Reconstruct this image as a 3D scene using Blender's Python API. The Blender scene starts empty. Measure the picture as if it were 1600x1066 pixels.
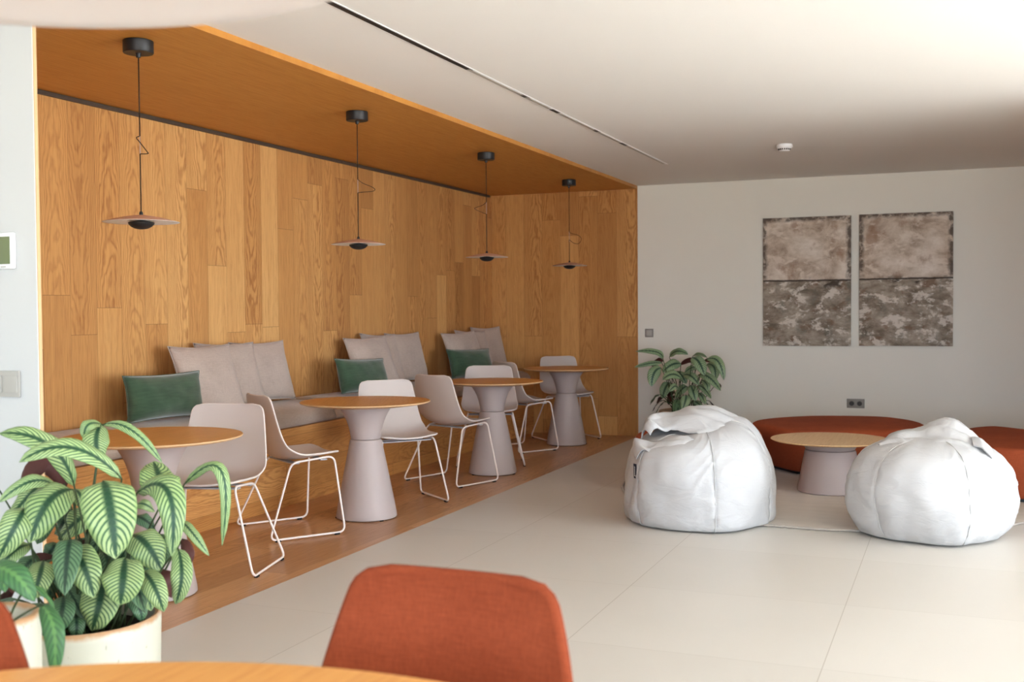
import bpy, bmesh, math, random
from math import sin, cos, pi, radians, sqrt
from mathutils import Vector, Matrix, noise

C = bpy.context.scene.collection
SC = bpy.context.scene
random.seed(11)

# ------------------------------------------------------------------ camera
cam_data = bpy.data.cameras.new('camera')
cam = bpy.data.objects.new('camera', cam_data)
C.objects.link(cam)
SC.camera = cam
YAW, PITCH, ROLL = 3.85617087e-01, -2.96492235e-02, -7.40589353e-03
fw = Vector((-sin(YAW) * cos(PITCH), cos(YAW) * cos(PITCH), sin(PITCH)))
rt0 = Vector((cos(YAW), sin(YAW), 0.0))
up0 = rt0.cross(fw)
rt = rt0 * cos(ROLL) + up0 * sin(ROLL)
up = -rt0 * sin(ROLL) + up0 * cos(ROLL)
M3 = Matrix((rt, up, -fw)).transposed()
cam.matrix_world = Matrix.Translation((0, 0, 1.32)) @ M3.to_4x4()
cam_data.sensor_width = 36.0
cam_data.lens = 1713.01 / 1600 * 36.0
cam_data.clip_start = 0.05
cam_data.dof.use_dof = True
cam_data.dof.focus_distance = 5.9
cam_data.dof.aperture_fstop = 3.9

# ------------------------------------------------------------------ world, daylight, exposure
wd = bpy.data.worlds.new('daylight')
SC.world = wd
wd.use_nodes = True
wn = wd.node_tree.nodes
wl = wd.node_tree.links
wn.clear()
w_out = wn.new('ShaderNodeOutputWorld')
w_bg = wn.new('ShaderNodeBackground')
w_tc = wn.new('ShaderNodeTexCoord')
w_sep = wn.new('ShaderNodeSeparateXYZ')
w_ramp = wn.new('ShaderNodeValToRGB')
w_ramp.color_ramp.elements[0].position = 0.44
w_ramp.color_ramp.elements[0].color = (0.80, 0.78, 0.74, 1)     # sunlit terrace below the horizon
w_ramp.color_ramp.elements[1].position = 0.52
w_ramp.color_ramp.elements[1].color = (0.76, 0.93, 1.16, 1)      # bright hazy sky
w_map = wn.new('ShaderNodeMath'); w_map.operation = 'MULTIPLY_ADD'
w_map.inputs[1].default_value = 0.5; w_map.inputs[2].default_value = 0.5
wl.new(w_tc.outputs['Generated'], w_sep.inputs[0])
wl.new(w_sep.outputs['Z'], w_map.inputs[0])
wl.new(w_map.outputs[0], w_ramp.inputs['Fac'])
wl.new(w_ramp.outputs['Color'], w_bg.inputs['Color'])
w_bg.inputs['Strength'].default_value = 8.4
wl.new(w_bg.outputs[0], w_out.inputs[0])

SC.view_settings.view_transform = 'Standard'
SC.view_settings.look = 'None'
SC.view_settings.gamma = 1.0
SC.view_settings.use_curve_mapping = False
SC.view_settings.exposure = 0.48
SC.cycles.use_denoising = True
SC.cycles.max_bounces = 10
SC.cycles.diffuse_bounces = 6
SC.cycles.sample_clamp_indirect = 40.0
SC.cycles.caustics_reflective = False
SC.cycles.caustics_refractive = False

def portal(name, loc, rot, sx, sy):
    d = bpy.data.lights.new(name, 'AREA')
    d.shape = 'RECTANGLE'; d.size = sx; d.size_y = sy
    d.cycles.is_portal = True
    o = bpy.data.objects.new(name, d)
    o.location = loc; o.rotation_euler = rot
    C.objects.link(o)
    return o

sun_d = bpy.data.lights.new('sun', 'SUN')
sun_d.energy = 56.0
sun_d.angle = radians(0.6)
sun_d.color = (0.93, 0.97, 1.05)
sun = bpy.data.objects.new('sun', sun_d)
sun.rotation_euler = Vector((-0.755, -0.02, -0.655)).to_track_quat('-Z', 'Y').to_euler()
C.objects.link(sun)

# window openings (right wall and the wall behind the camera)
XR, YR, YB = 7.0, -2.6, 10.88
WIN_R = (0.4, 6.95, 0.0, 2.50)      # y0 y1 z0 z1 on the right wall
WIN_B = (-1.6, 4.0, 0.0, 2.42)      # x0 x1 z0 z1 on the wall behind the camera
portal('window_portal_right', (XR - 0.005, (WIN_R[0] + WIN_R[1]) / 2, (WIN_R[2] + WIN_R[3]) / 2), (0, radians(90), 0), WIN_R[3] - WIN_R[2], WIN_R[1] - WIN_R[0])
portal('window_portal_rear', ((WIN_B[0] + WIN_B[1]) / 2, YR + 0.005, (WIN_B[2] + WIN_B[3]) / 2), (radians(90), 0, 0), WIN_B[1] - WIN_B[0], WIN_B[3] - WIN_B[2])

# ------------------------------------------------------------------ material helpers
def lin(h):
    h = h.lstrip('#')
    out = []
    for i in (0, 2, 4):
        v = int(h[i:i + 2], 16) / 255
        out.append(v / 12.92 if v <= 0.04045 else ((v + 0.055) / 1.055) ** 2.4)
    return (*out, 1.0)

class NT:
    """small helper around a node tree"""
    def __init__(self, name):
        self.mat = bpy.data.materials.new(name)
        self.mat.use_nodes = True
        self.t = self.mat.node_tree
        self.b = self.t.nodes['Principled BSDF']
    def n(self, kind, **kw):
        nd = self.t.nodes.new('ShaderNode' + kind)
        for k, v in kw.items():
            setattr(nd, k, v)
        return nd
    def put(self, sock, v):
        if isinstance(v, bpy.types.NodeSocket):
            self.t.links.new(v, sock)
        else:
            sock.default_value = v
    def math(self, op, a, b=0.0, c=0.0, clamp=False):
        nd = self.n('Math', operation=op, use_clamp=clamp)
        self.put(nd.inputs[0], a); self.put(nd.inputs[1], b); self.put(nd.inputs[2], c)
        return nd.outputs[0]
    def xyz(self, v):
        nd = self.n('SeparateXYZ'); self.put(nd.inputs[0], v)
        return nd.outputs
    def vec(self, x, y, z):
        nd = self.n('CombineXYZ')
        self.put(nd.inputs[0], x); self.put(nd.inputs[1], y); self.put(nd.inputs[2], z)
        return nd.outputs[0]
    def obj(self):
        return self.n('TexCoord').outputs['Object']
    def uv(self):
        return self.n('TexCoord').outputs['UV']
    def noise(self, v, scale, detail=3.0, rough=0.55, dist=0.0):
        nd = self.n('TexNoise')
        self.put(nd.inputs['Vector'], v); nd.inputs['Scale'].default_value = scale
        nd.inputs['Detail'].default_value = detail; nd.inputs['Roughness'].default_value = rough
        nd.inputs['Distortion'].default_value = dist
        return nd.outputs[0]
    def white(self, v, dim='3D'):
        nd = self.n('TexWhiteNoise', noise_dimensions=dim)
        if dim == '1D':
            self.put(nd.inputs['W'], v)
        else:
            self.put(nd.inputs['Vector'], v)
        return nd.outputs
    def mix(self, f, a, b, mode='MIX'):
        nd = self.n('Mix', data_type='RGBA', blend_type=mode)
        self.put(nd.inputs[0], f); self.put(nd.inputs[6], a); self.put(nd.inputs[7], b)
        return nd.outputs[2]
    def ramp(self, f, *stops):
        nd = self.n('ValToRGB')
        cr = nd.color_ramp
        while len(cr.elements) < len(stops):
            cr.elements.new(0.5)
        for e, (p, c) in zip(cr.elements, stops):
            e.position = p
            e.color = c if not isinstance(c, str) else lin(c)
        self.put(nd.inputs[0], f)
        return nd.outputs[0]
    def rng(self, f, a, b, c=0.0, d=1.0):
        nd = self.n('MapRange'); nd.clamp = True
        self.put(nd.inputs[0], f); self.put(nd.inputs[1], a); self.put(nd.inputs[2], b)
        self.put(nd.inputs[3], c); self.put(nd.inputs[4], d)
        return nd.outputs[0]
    def bump(self, h, strength=0.2, dist=0.002):
        nd = self.n('Bump'); nd.inputs['Strength'].default_value = strength
        nd.inputs['Distance'].default_value = dist
        self.put(nd.inputs['Height'], h)
        self.t.links.new(nd.outputs[0], self.b.inputs['Normal'])
    def fin(self, col, rough=0.5, spec=0.5, metal=0.0, sheen=0.0, coat=0.0):
        self.put(self.b.inputs['Base Color'], col if not isinstance(col, str) else lin(col))
        self.put(self.b.inputs['Roughness'], rough)
        self.b.inputs['Specular IOR Level'].default_value = spec
        self.b.inputs['Metallic'].default_value = metal
        self.b.inputs['Sheen Weight'].default_value = sheen
        self.b.inputs['Coat Weight'].default_value = coat
        return self.mat

def plain(name, col, rough=0.5, spec=0.5, var=0.04, scale=6.0, metal=0.0, bump=0.0, bscale=200.0, sheen=0.0):
    m = NT(name)
    p = m.obj()
    base = lin(col)
    f = m.noise(p, scale, 3.0)
    dark = tuple(c * (1 - var) for c in base[:3]) + (1,)
    lite = tuple(min(1, c * (1 + var)) for c in base[:3]) + (1,)
    if bump:
        m.bump(m.noise(p, bscale, 2.0), bump, 0.002)
    return m.fin(m.mix(f, dark, lite), rough, spec, metal, sheen)

def oak(name, across, along, width, length, c_dark, c_mid, c_lite, grain='#8A5A2C', rough=0.5, gap=0.35, veneer=False, spec=0.35, seed=0.0, vary=1.0):
    """oak boards: across / along are object-space axes ('X','Y','Z')"""
    m = NT(name)
    s = m.xyz(m.obj())
    ax = {'X': 0, 'Y': 1, 'Z': 2}
    a, l = s[ax[across]], s[ax[along]]
    third = s[({0, 1, 2} - {ax[across], ax[along]}).pop()]
    au = m.math('DIVIDE', m.math('ADD', a, 20.0 + seed), width)
    i = m.math('FLOOR', au)
    fr = m.math('SUBTRACT', m.math('SUBTRACT', au, i), 0.5)
    r1 = m.white(i, '1D')[0]
    lu = m.math('DIVIDE', m.math('ADD', l, m.math('MULTIPLY', r1, 37.0)), length)
    j = m.math('FLOOR', lu)
    fj = m.math('SUBTRACT', lu, j)
    rw = m.white(m.vec(i, j, 3.7))
    r2 = rw[0]
    rc = m.xyz(rw[1])
    # long fine grain
    fine = m.noise(m.vec(m.math('MULTIPLY', a, 130.0), m.math('MULTIPLY', l, 5.0), m.math('MULTIPLY_ADD', r2, 91.0, third)), 1.0, 4.0, 0.65)
    streak = m.noise(m.vec(m.math('MULTIPLY', a, 26.0), m.math('MULTIPLY', l, 1.1), m.math('MULTIPLY', r2, 57.0)), 1.0, 3.0, 0.6)
    # cathedral arcs
    off = m.math('MULTIPLY', m.math('SUBTRACT', rc[0], 0.5), 0.7)
    xl = m.math('SUBTRACT', fr, off)
    wob = m.noise(m.vec(m.math('MULTIPLY', a, 9.0), m.math('MULTIPLY', l, 3.2), m.math('MULTIPLY', r2, 33.0)), 1.0, 3.0, 0.55)
    par = m.math('MULTIPLY', m.math('MULTIPLY', xl, xl), 15.0)
    sgn = m.math('SUBTRACT', m.math('MULTIPLY', m.math('GREATER_THAN', rc[1], 0.5), 2.0), 1.0)
    ph = m.math('ADD', m.math('MULTIPLY', m.math('MULTIPLY', l, sgn), 4.2), m.math('ADD', par, m.math('MULTIPLY', wob, 4.6)))
    arc = m.math('MULTIPLY_ADD', m.math('SINE', m.math('MULTIPLY', ph, 6.2832)), 0.5, 0.5)
    arc = m.math('POWER', arc, 2.2)
    arcw = m.math('MULTIPLY', arc, m.rng(rc[2], 0.25, 0.8, 0.06, 0.42))
    tone = m.math('ADD', m.math('MULTIPLY', r2, vary), m.math('MULTIPLY', m.math('SUBTRACT', streak, 0.5), 0.75 if not veneer else 1.0), clamp=True)
    col = m.ramp(tone, (0.0, c_dark), (0.5, c_mid), (1.0, c_lite))
    gcol = m.mix(1.0, col, lin(grain), 'MULTIPLY')
    if veneer:
        gf = m.rng(fine, 0.45, 0.75, 0.0, 0.40)
    else:
        gf = m.math('ADD', m.math('MULTIPLY', arcw, 1.0), m.rng(fine, 0.48, 0.72, 0.0, 0.36), clamp=True)
    col = m.mix(gf, col, gcol)
    if gap and not veneer:
        edge = m.math('MULTIPLY', m.math('SUBTRACT', 0.5, m.math('ABSOLUTE', fr)), width)
        e1 = m.rng(edge, 0.0008, 0.0022, gap, 0.0)
        ej = m.math('MULTIPLY', m.math('MINIMUM', fj, m.math('SUBTRACT', 1.0, fj)), length)
        e2 = m.rng(ej, 0.0008, 0.0026, gap * 1.3, 0.0)
        col = m.mix(m.math('MAXIMUM', e1, e2), col, lin('#4A2C14'))
    m.bump(fine, 0.08, 0.001)
    return m.fin(col, m.math('MULTIPLY_ADD', fine, 0.15, rough - 0.07), spec)

def fabric(name, c1, c2, weave=900.0, rough=0.95, sheen=0.3, slub=True, bump=0.25, blot=5.0, aniso=(1.0, 1.0, 1.0)):
    m = NT(name)
    p = m.obj()
    s = m.xyz(p)
    big = m.noise(p, blot, 3.0)
    t1 = m.noise(m.vec(m.math('MULTIPLY', s[0], 26.0), m.math('MULTIPLY', s[1], 26.0), m.math('MULTIPLY', s[2], 420.0)), 1.0, 2.0)
    t2 = m.noise(m.vec(m.math('MULTIPLY', s[0], 300.0), m.math('MULTIPLY', s[1], 300.0), m.math('MULTIPLY', s[2], 22.0)), 1.0, 2.0)
    th = m.math('MULTIPLY', m.math('ADD', t1, t2), 0.5)
    f = m.math('ADD', m.math('MULTIPLY', big, 0.5), m.math('MULTIPLY', th, 0.9 if slub else 0.4))
    col = m.mix(m.rng(f, 0.45, 0.95), lin(c1), lin(c2))
    m.bump(m.math('ADD', th, m.math('MULTIPLY', m.noise(p, weave, 1.0), 0.5)), bump, 0.0015)
    return m.fin(col, rough, 0.2, 0.0, sheen)

def velvet(name, c1, c2, sheen=0.6):
    m = NT(name)
    p = m.obj()
    b = m.noise(p, 7.0, 4.0, 0.6, 0.6)
    s = m.xyz(p)
    st = m.noise(m.vec(m.math('MULTIPLY', s[0], 12.0), m.math('MULTIPLY', s[1], 12.0), m.math('MULTIPLY', s[2], 90.0)), 1.0, 3.0)
    f = m.rng(m.math('MULTIPLY_ADD', st, 0.45, m.math('MULTIPLY', b, 0.6)), 0.3, 0.75)
    m.bump(m.math('ADD', m.noise(p, 260.0, 2.0), st), 0.15, 0.0015)
    return m.fin(m.mix(f, lin(c1), lin(c2)), 0.9, 0.2, 0.0, sheen)

def leaf_mat(name, lite, mid, dark, rib, n=15.0):
    """striped prayer-plant leaf: UV x runs across the blade, UV y from stalk to tip"""
    m = NT(name)
    s = m.xyz(m.uv())
    u = m.math('ABSOLUTE', m.math('MULTIPLY_ADD', s[0], 2.0, -1.0))
    v = s[1]
    wob = m.noise(m.obj(), 18.0, 2.0)
    ph = m.math('MULTIPLY_ADD', wob, 0.5, m.math('MULTIPLY', m.math('SUBTRACT', v, m.math('MULTIPLY', m.math('POWER', u, 1.3), 0.22)), n))
    st = m.math('MULTIPLY_ADD', m.math('SINE', m.math('MULTIPLY', ph, 6.2832)), 0.5, 0.5)
    st = m.rng(st, 0.48, 0.88, 0.0, 0.95)
    base = m.mix(m.noise(m.obj(), 9.0, 2.0), lin(lite), lin(mid))
    col = m.mix(st, base, lin(dark))
    wr = m.rng(m.math('ADD', u, m.math('MULTIPLY', m.math('SUBTRACT', st, 0.5), 0.10)), 0.07, 0.22, 1.0, 0.0)
    col = m.mix(wr, col, lin(rib))
    edge = m.rng(u, 0.86, 0.98, 0.0, 0.6)
    col = m.mix(edge, col, lin(mid))
    m.bump(st, 0.3, 0.002)
    return m.fin(col, 0.42, 0.4)

# ------------------------------------------------------------------ materials
MAT = {}
MAT['oak_wall'] = oak('oak_wall_boards', 'Y', 'Z', 0.205, 2.1, '#BD8850', '#D29C5E', '#E1B070', '#A67240', 0.55)
MAT['oak_back'] = oak('oak_back_boards', 'X', 'Z', 0.205, 2.1, '#BA8349', '#C99253', '#D6A161', '#A6743D', 0.55, seed=3.13)
MAT['oak_soffit'] = oak('oak_soffit_veneer', 'X', 'Y', 0.6, 3.0, '#C1853C', '#C98D43', '#D1954B', '#B87E3C', 0.45, veneer=True, vary=0.35, gap=0)
MAT['oak_floor'] = oak('oak_floor_boards', 'X', 'Y', 0.19, 1.9, '#B4845A', '#C59567', '#D0A275', '#AC8056', 0.32, gap=0.45, spec=0.5, vary=0.8)
MAT['oak_bench'] = oak('oak_bench_boards', 'Z', 'Y', 0.19, 1.6, '#C48A4C', '#D29857', '#DFA664', '#AC7942', 0.42, gap=0.45, seed=0.05)
MAT['oak_edge'] = plain('oak_edge', '#D8B184', 0.5, 0.3, 0.06, 30)
MAT['oak_table'] = oak('oak_table_veneer', 'X', 'Y', 0.31, 4.0, '#CE9247', '#D79C50', '#DFA75C', '#C08846', 0.36, veneer=True, vary=0.4, spec=0.45, gap=0)
MAT['oak_table_pale'] = oak('oak_low_table_veneer', 'X', 'Y', 0.5, 4.0, '#E4BE8C', '#EBC796', '#F0CFA0', '#D6AE7E', 0.4, veneer=True, vary=0.4, spec=0.4, gap=0)
MAT['oak_fg'] = oak('oak_big_table_veneer', 'X', 'Y', 0.4, 4.0, '#CC9250', '#D69C58', '#DFA763', '#C28A4C', 0.38, veneer=True, vary=0.3, spec=0.4, gap=0)
MAT['big_lamp'] = plain('white_lamp_fabric', '#D2D3D4', 0.8, 0.2, 0.01, 4)
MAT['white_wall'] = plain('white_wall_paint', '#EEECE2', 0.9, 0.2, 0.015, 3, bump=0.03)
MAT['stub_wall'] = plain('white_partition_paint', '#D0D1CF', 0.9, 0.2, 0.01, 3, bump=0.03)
MAT['ceiling'] = plain('white_ceiling_paint', '#EDEBE7', 0.92, 0.15, 0.01, 2, bump=0.02)
MAT['dark_gap'] = plain('dark_profile', '#4A4038', 0.5, 0.4)
MAT['black_metal'] = plain('black_powder_coat', '#1E1E1F', 0.45, 0.4, 0.1, 20)
MAT['cord'] = plain('brown_black_cord', '#33261C', 0.7, 0.3)
MAT['mauve'] = plain('mauve_lacquer', '#B1A39E', 0.5, 0.4, 0.015, 4, bump=0.03, bscale=400)
MAT['seam_dark'] = plain('dark_seam', '#5E5453', 0.7)
MAT['shell'] = plain('taupe_plastic', '#C6BAB2', 0.45, 0.4, 0.012, 4, bump=0.03, bscale=700)
MAT['rim_highlight'] = plain('taupe_rim_highlight', '#DFD3CA', 0.5, 0.4)  # lighter than the shell: the bright lit rim is put into the colour
MAT['frame'] = plain('pale_pink_white_steel', '#EADCD3', 0.4, 0.5, 0.02, 20)
MAT['rubber'] = plain('black_rubber', '#1A1918', 0.8)
MAT['bracket'] = plain('grey_bracket', '#B5B4B8', 0.5)
MAT['lamp_out'] = plain('pink_oak_lamp_veneer', '#D6A88D', 0.55, 0.3, 0.08, 40)
MAT['lamp_in'] = plain('white_lamp_inside', '#FAF7F2', 0.6, 0.3)
MAT['beige'] = fabric('beige_chenille', '#A8988C', '#C9B9AC', 700, 0.95, 0.35)
MAT['seat'] = fabric('beige_seat_chenille', '#A4917F', '#C2AF9D', 700, 0.95, 0.35, blot=3.0)
MAT['green'] = velvet('green_velvet', '#2F4634', '#4B664D')
MAT['orange'] = fabric('rust_orange_wool', '#6E2D16', '#8C4226', 900, 0.95, 0.0, blot=4.0)
MAT['orange_dark'] = fabric('rust_orange_upholstery', '#97462A', '#B25A38', 900, 0.95, 0.0, blot=3.0)
MAT['white_bag'] = plain('white_leatherette', '#C4C3C2', 0.55, 0.35, 0.012, 5, bump=0.06, bscale=500)
def bag_material():
    m = NT('white_leatherette_creased')
    p = m.obj()
    s = m.xyz(p)
    w = m.noise(m.vec(m.math('MULTIPLY', s[0], 7.0), m.math('MULTIPLY', s[1], 7.0), m.math('MULTIPLY', s[2], 16.0)), 1.0, 4.0, 0.55, 0.8)
    m.bump(m.math('MULTIPLY_ADD', m.noise(p, 420.0, 1.0), 0.02, w), 0.35, 0.02)
    return m.fin(m.mix(m.noise(p, 5.0), lin('#BAB9B8'), lin('#C2C1C0')), 0.58, 0.3)
MAT['white_bag'] = bag_material()
MAT['bag_seam'] = plain('white_piping', '#BDBBB8', 0.6, 0.3)
MAT['label'] = plain('navy_woven_label', '#1B1D2A', 0.8)
MAT['label_text'] = plain('white_label_thread', '#E6E4E0', 0.8)
MAT['pot'] = None
MAT['soil'] = plain('dark_soil', '#2A211B', 0.95, 0.2, 0.4, 60, bump=0.8, bscale=120)
MAT['stem'] = plain('dark_green_stem', '#3B4A2C', 0.6, 0.3, 0.2, 20)
MAT['maroon'] = plain('maroon_leaf_underside', '#4F2B26', 0.6, 0.3, 0.25, 15)
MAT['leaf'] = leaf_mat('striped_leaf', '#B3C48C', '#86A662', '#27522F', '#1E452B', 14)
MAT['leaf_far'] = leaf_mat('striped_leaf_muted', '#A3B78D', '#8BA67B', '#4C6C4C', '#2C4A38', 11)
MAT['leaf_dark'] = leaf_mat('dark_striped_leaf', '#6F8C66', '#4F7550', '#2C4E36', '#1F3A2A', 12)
MAT['leaf_plain'] = leaf_mat('deep_green_leaf', '#4A7A45', '#3F6B3F', '#335B38', '#5C8A4C', 9)
MAT['grey_plate'] = plain('grey_plastic_plate', '#8F8A82', 0.5)
MAT['grey_light'] = plain('light_grey_plastic', '#B3B0A8', 0.45)
MAT['grey_dark'] = plain('dark_grey_recess', '#4B4742', 0.6)
MAT['white_plastic'] = plain('white_plastic', '#EFEFEF', 0.4)
MAT['lcd'] = plain('olive_display', '#6F7A55', 0.25, 0.5)
MAT['sky_grey'] = plain('white_steel_frame', '#DADADA', 0.5)

def pot_material(band=0.018):
    m = NT('speckled_cream_glaze')
    p = m.obj()
    s = m.xyz(p)
    spots = m.noise(m.vec(s[0], s[1], m.math('MULTIPLY', s[2], 0.6)), 46.0, 2.0)
    big = m.noise(p, 6.0, 3.0)
    col = m.mix(big, lin('#C6C6B3'), lin('#D2CFBF'))
    col = m.mix(m.rng(spots, 0.66, 0.72, 0.0, 0.6), col, lin('#9A9682'))
    rim = m.math('ADD', s[2], m.math('MULTIPLY', m.math('SUBTRACT', m.noise(p, 14.0, 3.0), 0.5), 0.035))
    col = m.mix(m.rng(rim, -band, -band * 0.25, 0.0, 0.85), col, lin('#B98757'))
    return m.fin(col, 0.35, 0.45)
MAT['pot'] = pot_material()
MAT['pot_far'] = pot_material(0.05)

def tile_material():
    m = NT('beige_porcelain_tile')
    s = m.xyz(m.obj())
    tx = m.math('DIVIDE', m.math('ADD', s[0], 0.45 + 19.6), 0.98)
    ty = m.math('DIVIDE', m.math('ADD', s[1], -5.0 + 18.4), 0.92)
    ix, iy = m.math('FLOOR', tx), m.math('FLOOR', ty)
    fx, fy = m.math('SUBTRACT', tx, ix), m.math('SUBTRACT', ty, iy)
    ex = m.math('MULTIPLY', m.math('MINIMUM', fx, m.math('SUBTRACT', 1.0, fx)), 0.98)
    ey = m.math('MULTIPLY', m.math('MINIMUM', fy, m.math('SUBTRACT', 1.0, fy)), 0.92)
    r = m.white(m.vec(ix, iy, 0.5))[0]
    cloud = m.noise(m.obj(), 1.6, 4.0)
    f = m.math('MULTIPLY_ADD', r, 0.35, m.math('MULTIPLY', cloud, 0.65))
    col = m.mix(f, lin('#C7C2BA'), lin('#D3CFC8'))
    col = m.mix(m.rng(ex, 0.0009, 0.0026, 0.55, 0.0), col, lin('#8E8273'))
    col = m.mix(m.rng(ey, 0.0009, 0.0026, 0.28, 0.0), col, lin('#8E8273'))
    return m.fin(col, m.math('MULTIPLY_ADD', cloud, 0.1, 0.36), 0.45)
MAT['tile'] = tile_material()

def rug_material():
    m = NT('greige_flat_weave')
    p = m.obj()
    s = m.xyz(p)
    t = m.noise(m.vec(m.math('MULTIPLY', s[0], 9.0), m.math('MULTIPLY', s[1], 240.0), 0.0), 1.0, 3.0)
    b = m.noise(m.vec(m.math('MULTIPLY', s[0], 3.0), m.math('MULTIPLY', s[1], 14.0), 2.0), 1.0, 3.0)
    fl = m.noise(m.vec(m.math('MULTIPLY', s[0], 9.0), m.math('MULTIPLY', s[1], 60.0), 5.0), 1.0, 2.0)
    col = m.mix(m.math('MULTIPLY_ADD', t, 0.5, m.math('MULTIPLY', b, 0.5)), lin('#B5A99B'), lin('#DCD1C3'))
    col = m.mix(m.rng(fl, 0.72, 0.76, 0.0, 0.7), col, lin('#EDE6DA'))
    m.bump(t, 0.5, 0.003)
    return m.fin(col, 0.95, 0.15, 0.0, 0.2)
MAT['rug'] = rug_material()
MAT['rug_edge'] = fabric('rug_braid', '#9C9288', '#BDB3A7', 300, 0.95, 0.2)

def painting_material(name, seed):
    """abstract: pale field above a dark waterline, scraped grey-brown below"""
    m = NT(name)
    s = m.xyz(m.obj())                # x across (m), z up (m), origin at the centre
    x, z = s[0], s[2]
    def nz(sx, sz, k, d=4.0, r=0.6, dist=0.0):
        return m.noise(m.vec(m.math('MULTIPLY', x, sx), seed + k, m.math('MULTIPLY', z, sz)), 1.0, d, r, dist)
    upper = m.ramp(nz(3.4, 4.6, 0.0, 8.0, 0.68, 0.25), (0.30, '#7C6C5C'), (0.40, '#AE9C8B'), (0.50, '#CDBFAF'), (0.66, '#EAE1D6'))
    upper = m.mix(m.rng(nz(5.0, 3.4, 4.0, 6.0), 0.56, 0.66, 0.0, 0.65), upper, lin('#9A7860'))
    upper = m.mix(m.rng(nz(6.0, 11.0, 9.0, 6.0, 0.65, 0.4), 0.55, 0.62, 0.0, 0.75), upper, lin('#E3D9CC'))
    lower = m.ramp(nz(4.0, 7.0, 2.0, 8.0, 0.70, 0.2), (0.30, '#5A5046'), (0.43, '#857A6C'), (0.55, '#A99E8F'), (0.72, '#CDC3B5'))
    lower = m.mix(m.rng(nz(6.0, 5.0, 7.0, 5.0), 0.54, 0.68, 0.0, 0.55), lower, lin('#6B7068'))
    lower = m.mix(m.rng(nz(7.0, 10.0, 11.0, 5.0), 0.55, 0.63, 0.0, 0.55), lower, lin('#7A5A44'))
    lower = m.mix(m.rng(nz(6.0, 9.0, 15.0, 7.0, 0.72, 0.2), 0.52, 0.58, 0.0, 0.85), lower, lin('#E2DCD2'))
    zl = m.math('ADD', z, m.math('MULTIPLY', m.math('SUBTRACT', nz(4.0, 1.0, 20.0), 0.5), 0.03))
    col = m.mix(m.math('LESS_THAN', zl, 0.01), upper, lower)
    line = m.rng(m.math('ABSOLUTE', m.math('SUBTRACT', zl, 0.01)), 0.004, 0.012, 0.9, 0.0)
    blot = m.math('MULTIPLY', m.rng(m.math('ABSOLUTE', m.math('ADD', zl, 0.015)), 0.02, 0.07, 1.0, 0.0), m.rng(nz(6.0, 10.0, 25.0), 0.56, 0.62))
    col = m.mix(m.math('MAXIMUM', line, m.math('MULTIPLY', blot, 0.8)), col, lin('#2C241E'))
    bx = m.math('SUBTRACT', 0.41, m.math('ABSOLUTE', x))
    bz = m.math('SUBTRACT', 0.62, z)
    bd = m.math('ADD', m.math('MINIMUM', bx, bz), m.math('MULTIPLY', m.math('SUBTRACT', nz(14.0, 14.0, 30.0), 0.5), 0.06))
    bf = m.math('MULTIPLY', m.rng(bd, 0.02, 0.05, 0.9, 0.0), m.rng(zl, 0.0, 0.05))
    col = m.mix(m.math('MULTIPLY', bf, m.rng(nz(12.0, 12.0, 41.0, 4.0, 0.7), 0.38, 0.52)), col, lin('#5B5048'))
    m.bump(nz(20.0, 40.0, 3.0), 0.3, 0.004)
    return m.fin(col, 0.75, 0.25)

# ------------------------------------------------------------------ object helpers
def link(name, bm, mats, parent=None, smooth=True, angle=None):
    me = bpy.data.meshes.new(name)
    bmesh.ops.recalc_face_normals(bm, faces=bm.faces[:])
    bm.to_mesh(me); bm.free()
    if not isinstance(mats, (list, tuple)):
        mats = [mats]
    for m in mats:
        me.materials.append(MAT[m] if isinstance(m, str) else m)
    if smooth:
        for p in me.polygons:
            p.use_smooth = True
        if angle:
            me.set_sharp_from_angle(angle=radians(angle))
    o = bpy.data.objects.new(name, me)
    C.objects.link(o)
    if parent:
        o.parent = parent
    return o

def tag(o, label, cat, group=None):
    o['label'] = label; o['category'] = cat
    if group:
        o['group'] = group
    return o

def struct(o, label=None):
    o['kind'] = 'structure'
    if label:
        o['label'] = label
    return o

def thing(name, label, cat, loc=(0, 0, 0), rz=0.0, group=None):
    o = bpy.data.objects.new(name, None)
    o.empty_display_size = 0.1
    o.location = loc; o.rotation_euler = (0, 0, rz)
    C.objects.link(o)
    return tag(o, label, cat, group)

def dup(root, loc, rz, label, group=None, name=None):
    r = root.copy(); C.objects.link(r)
    r.location = loc; r.rotation_euler = (0, 0, rz); r['label'] = label
    if group:
        r['group'] = group
    for ch in list(root.children):
        c = ch.copy(); C.objects.link(c); c.parent = r
        for g in list(ch.children):
            d = g.copy(); C.objects.link(d); d.parent = c
    return r

def add_box(bm, x0, x1, y0, y1, z0, z1, bevel=0.0, seg=2):
    vs = [bm.verts.new((x, y, z)) for x in (x0, x1) for y in (y0, y1) for z in (z0, z1)]
    fs = [(0, 1, 3, 2), (4, 6, 7, 5), (0, 4, 5, 1), (2, 3, 7, 6), (0, 2, 6, 4), (1, 5, 7, 3)]
    faces = [bm.faces.new([vs[i] for i in f]) for f in fs]
    if bevel:
        es = list({e for f in faces for e in f.edges})
        bmesh.ops.bevel(bm, geom=es, offset=bevel, segments=seg, affect='EDGES', profile=0.5)

def box(name, x0, x1, y0, y1, z0, z1, mat, parent=None, bevel=0.0, seg=2):
    bm = bmesh.new()
    add_box(bm, x0, x1, y0, y1, z0, z1, bevel, seg)
    return link(name, bm, mat, parent, smooth=bool(bevel), angle=35)

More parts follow.
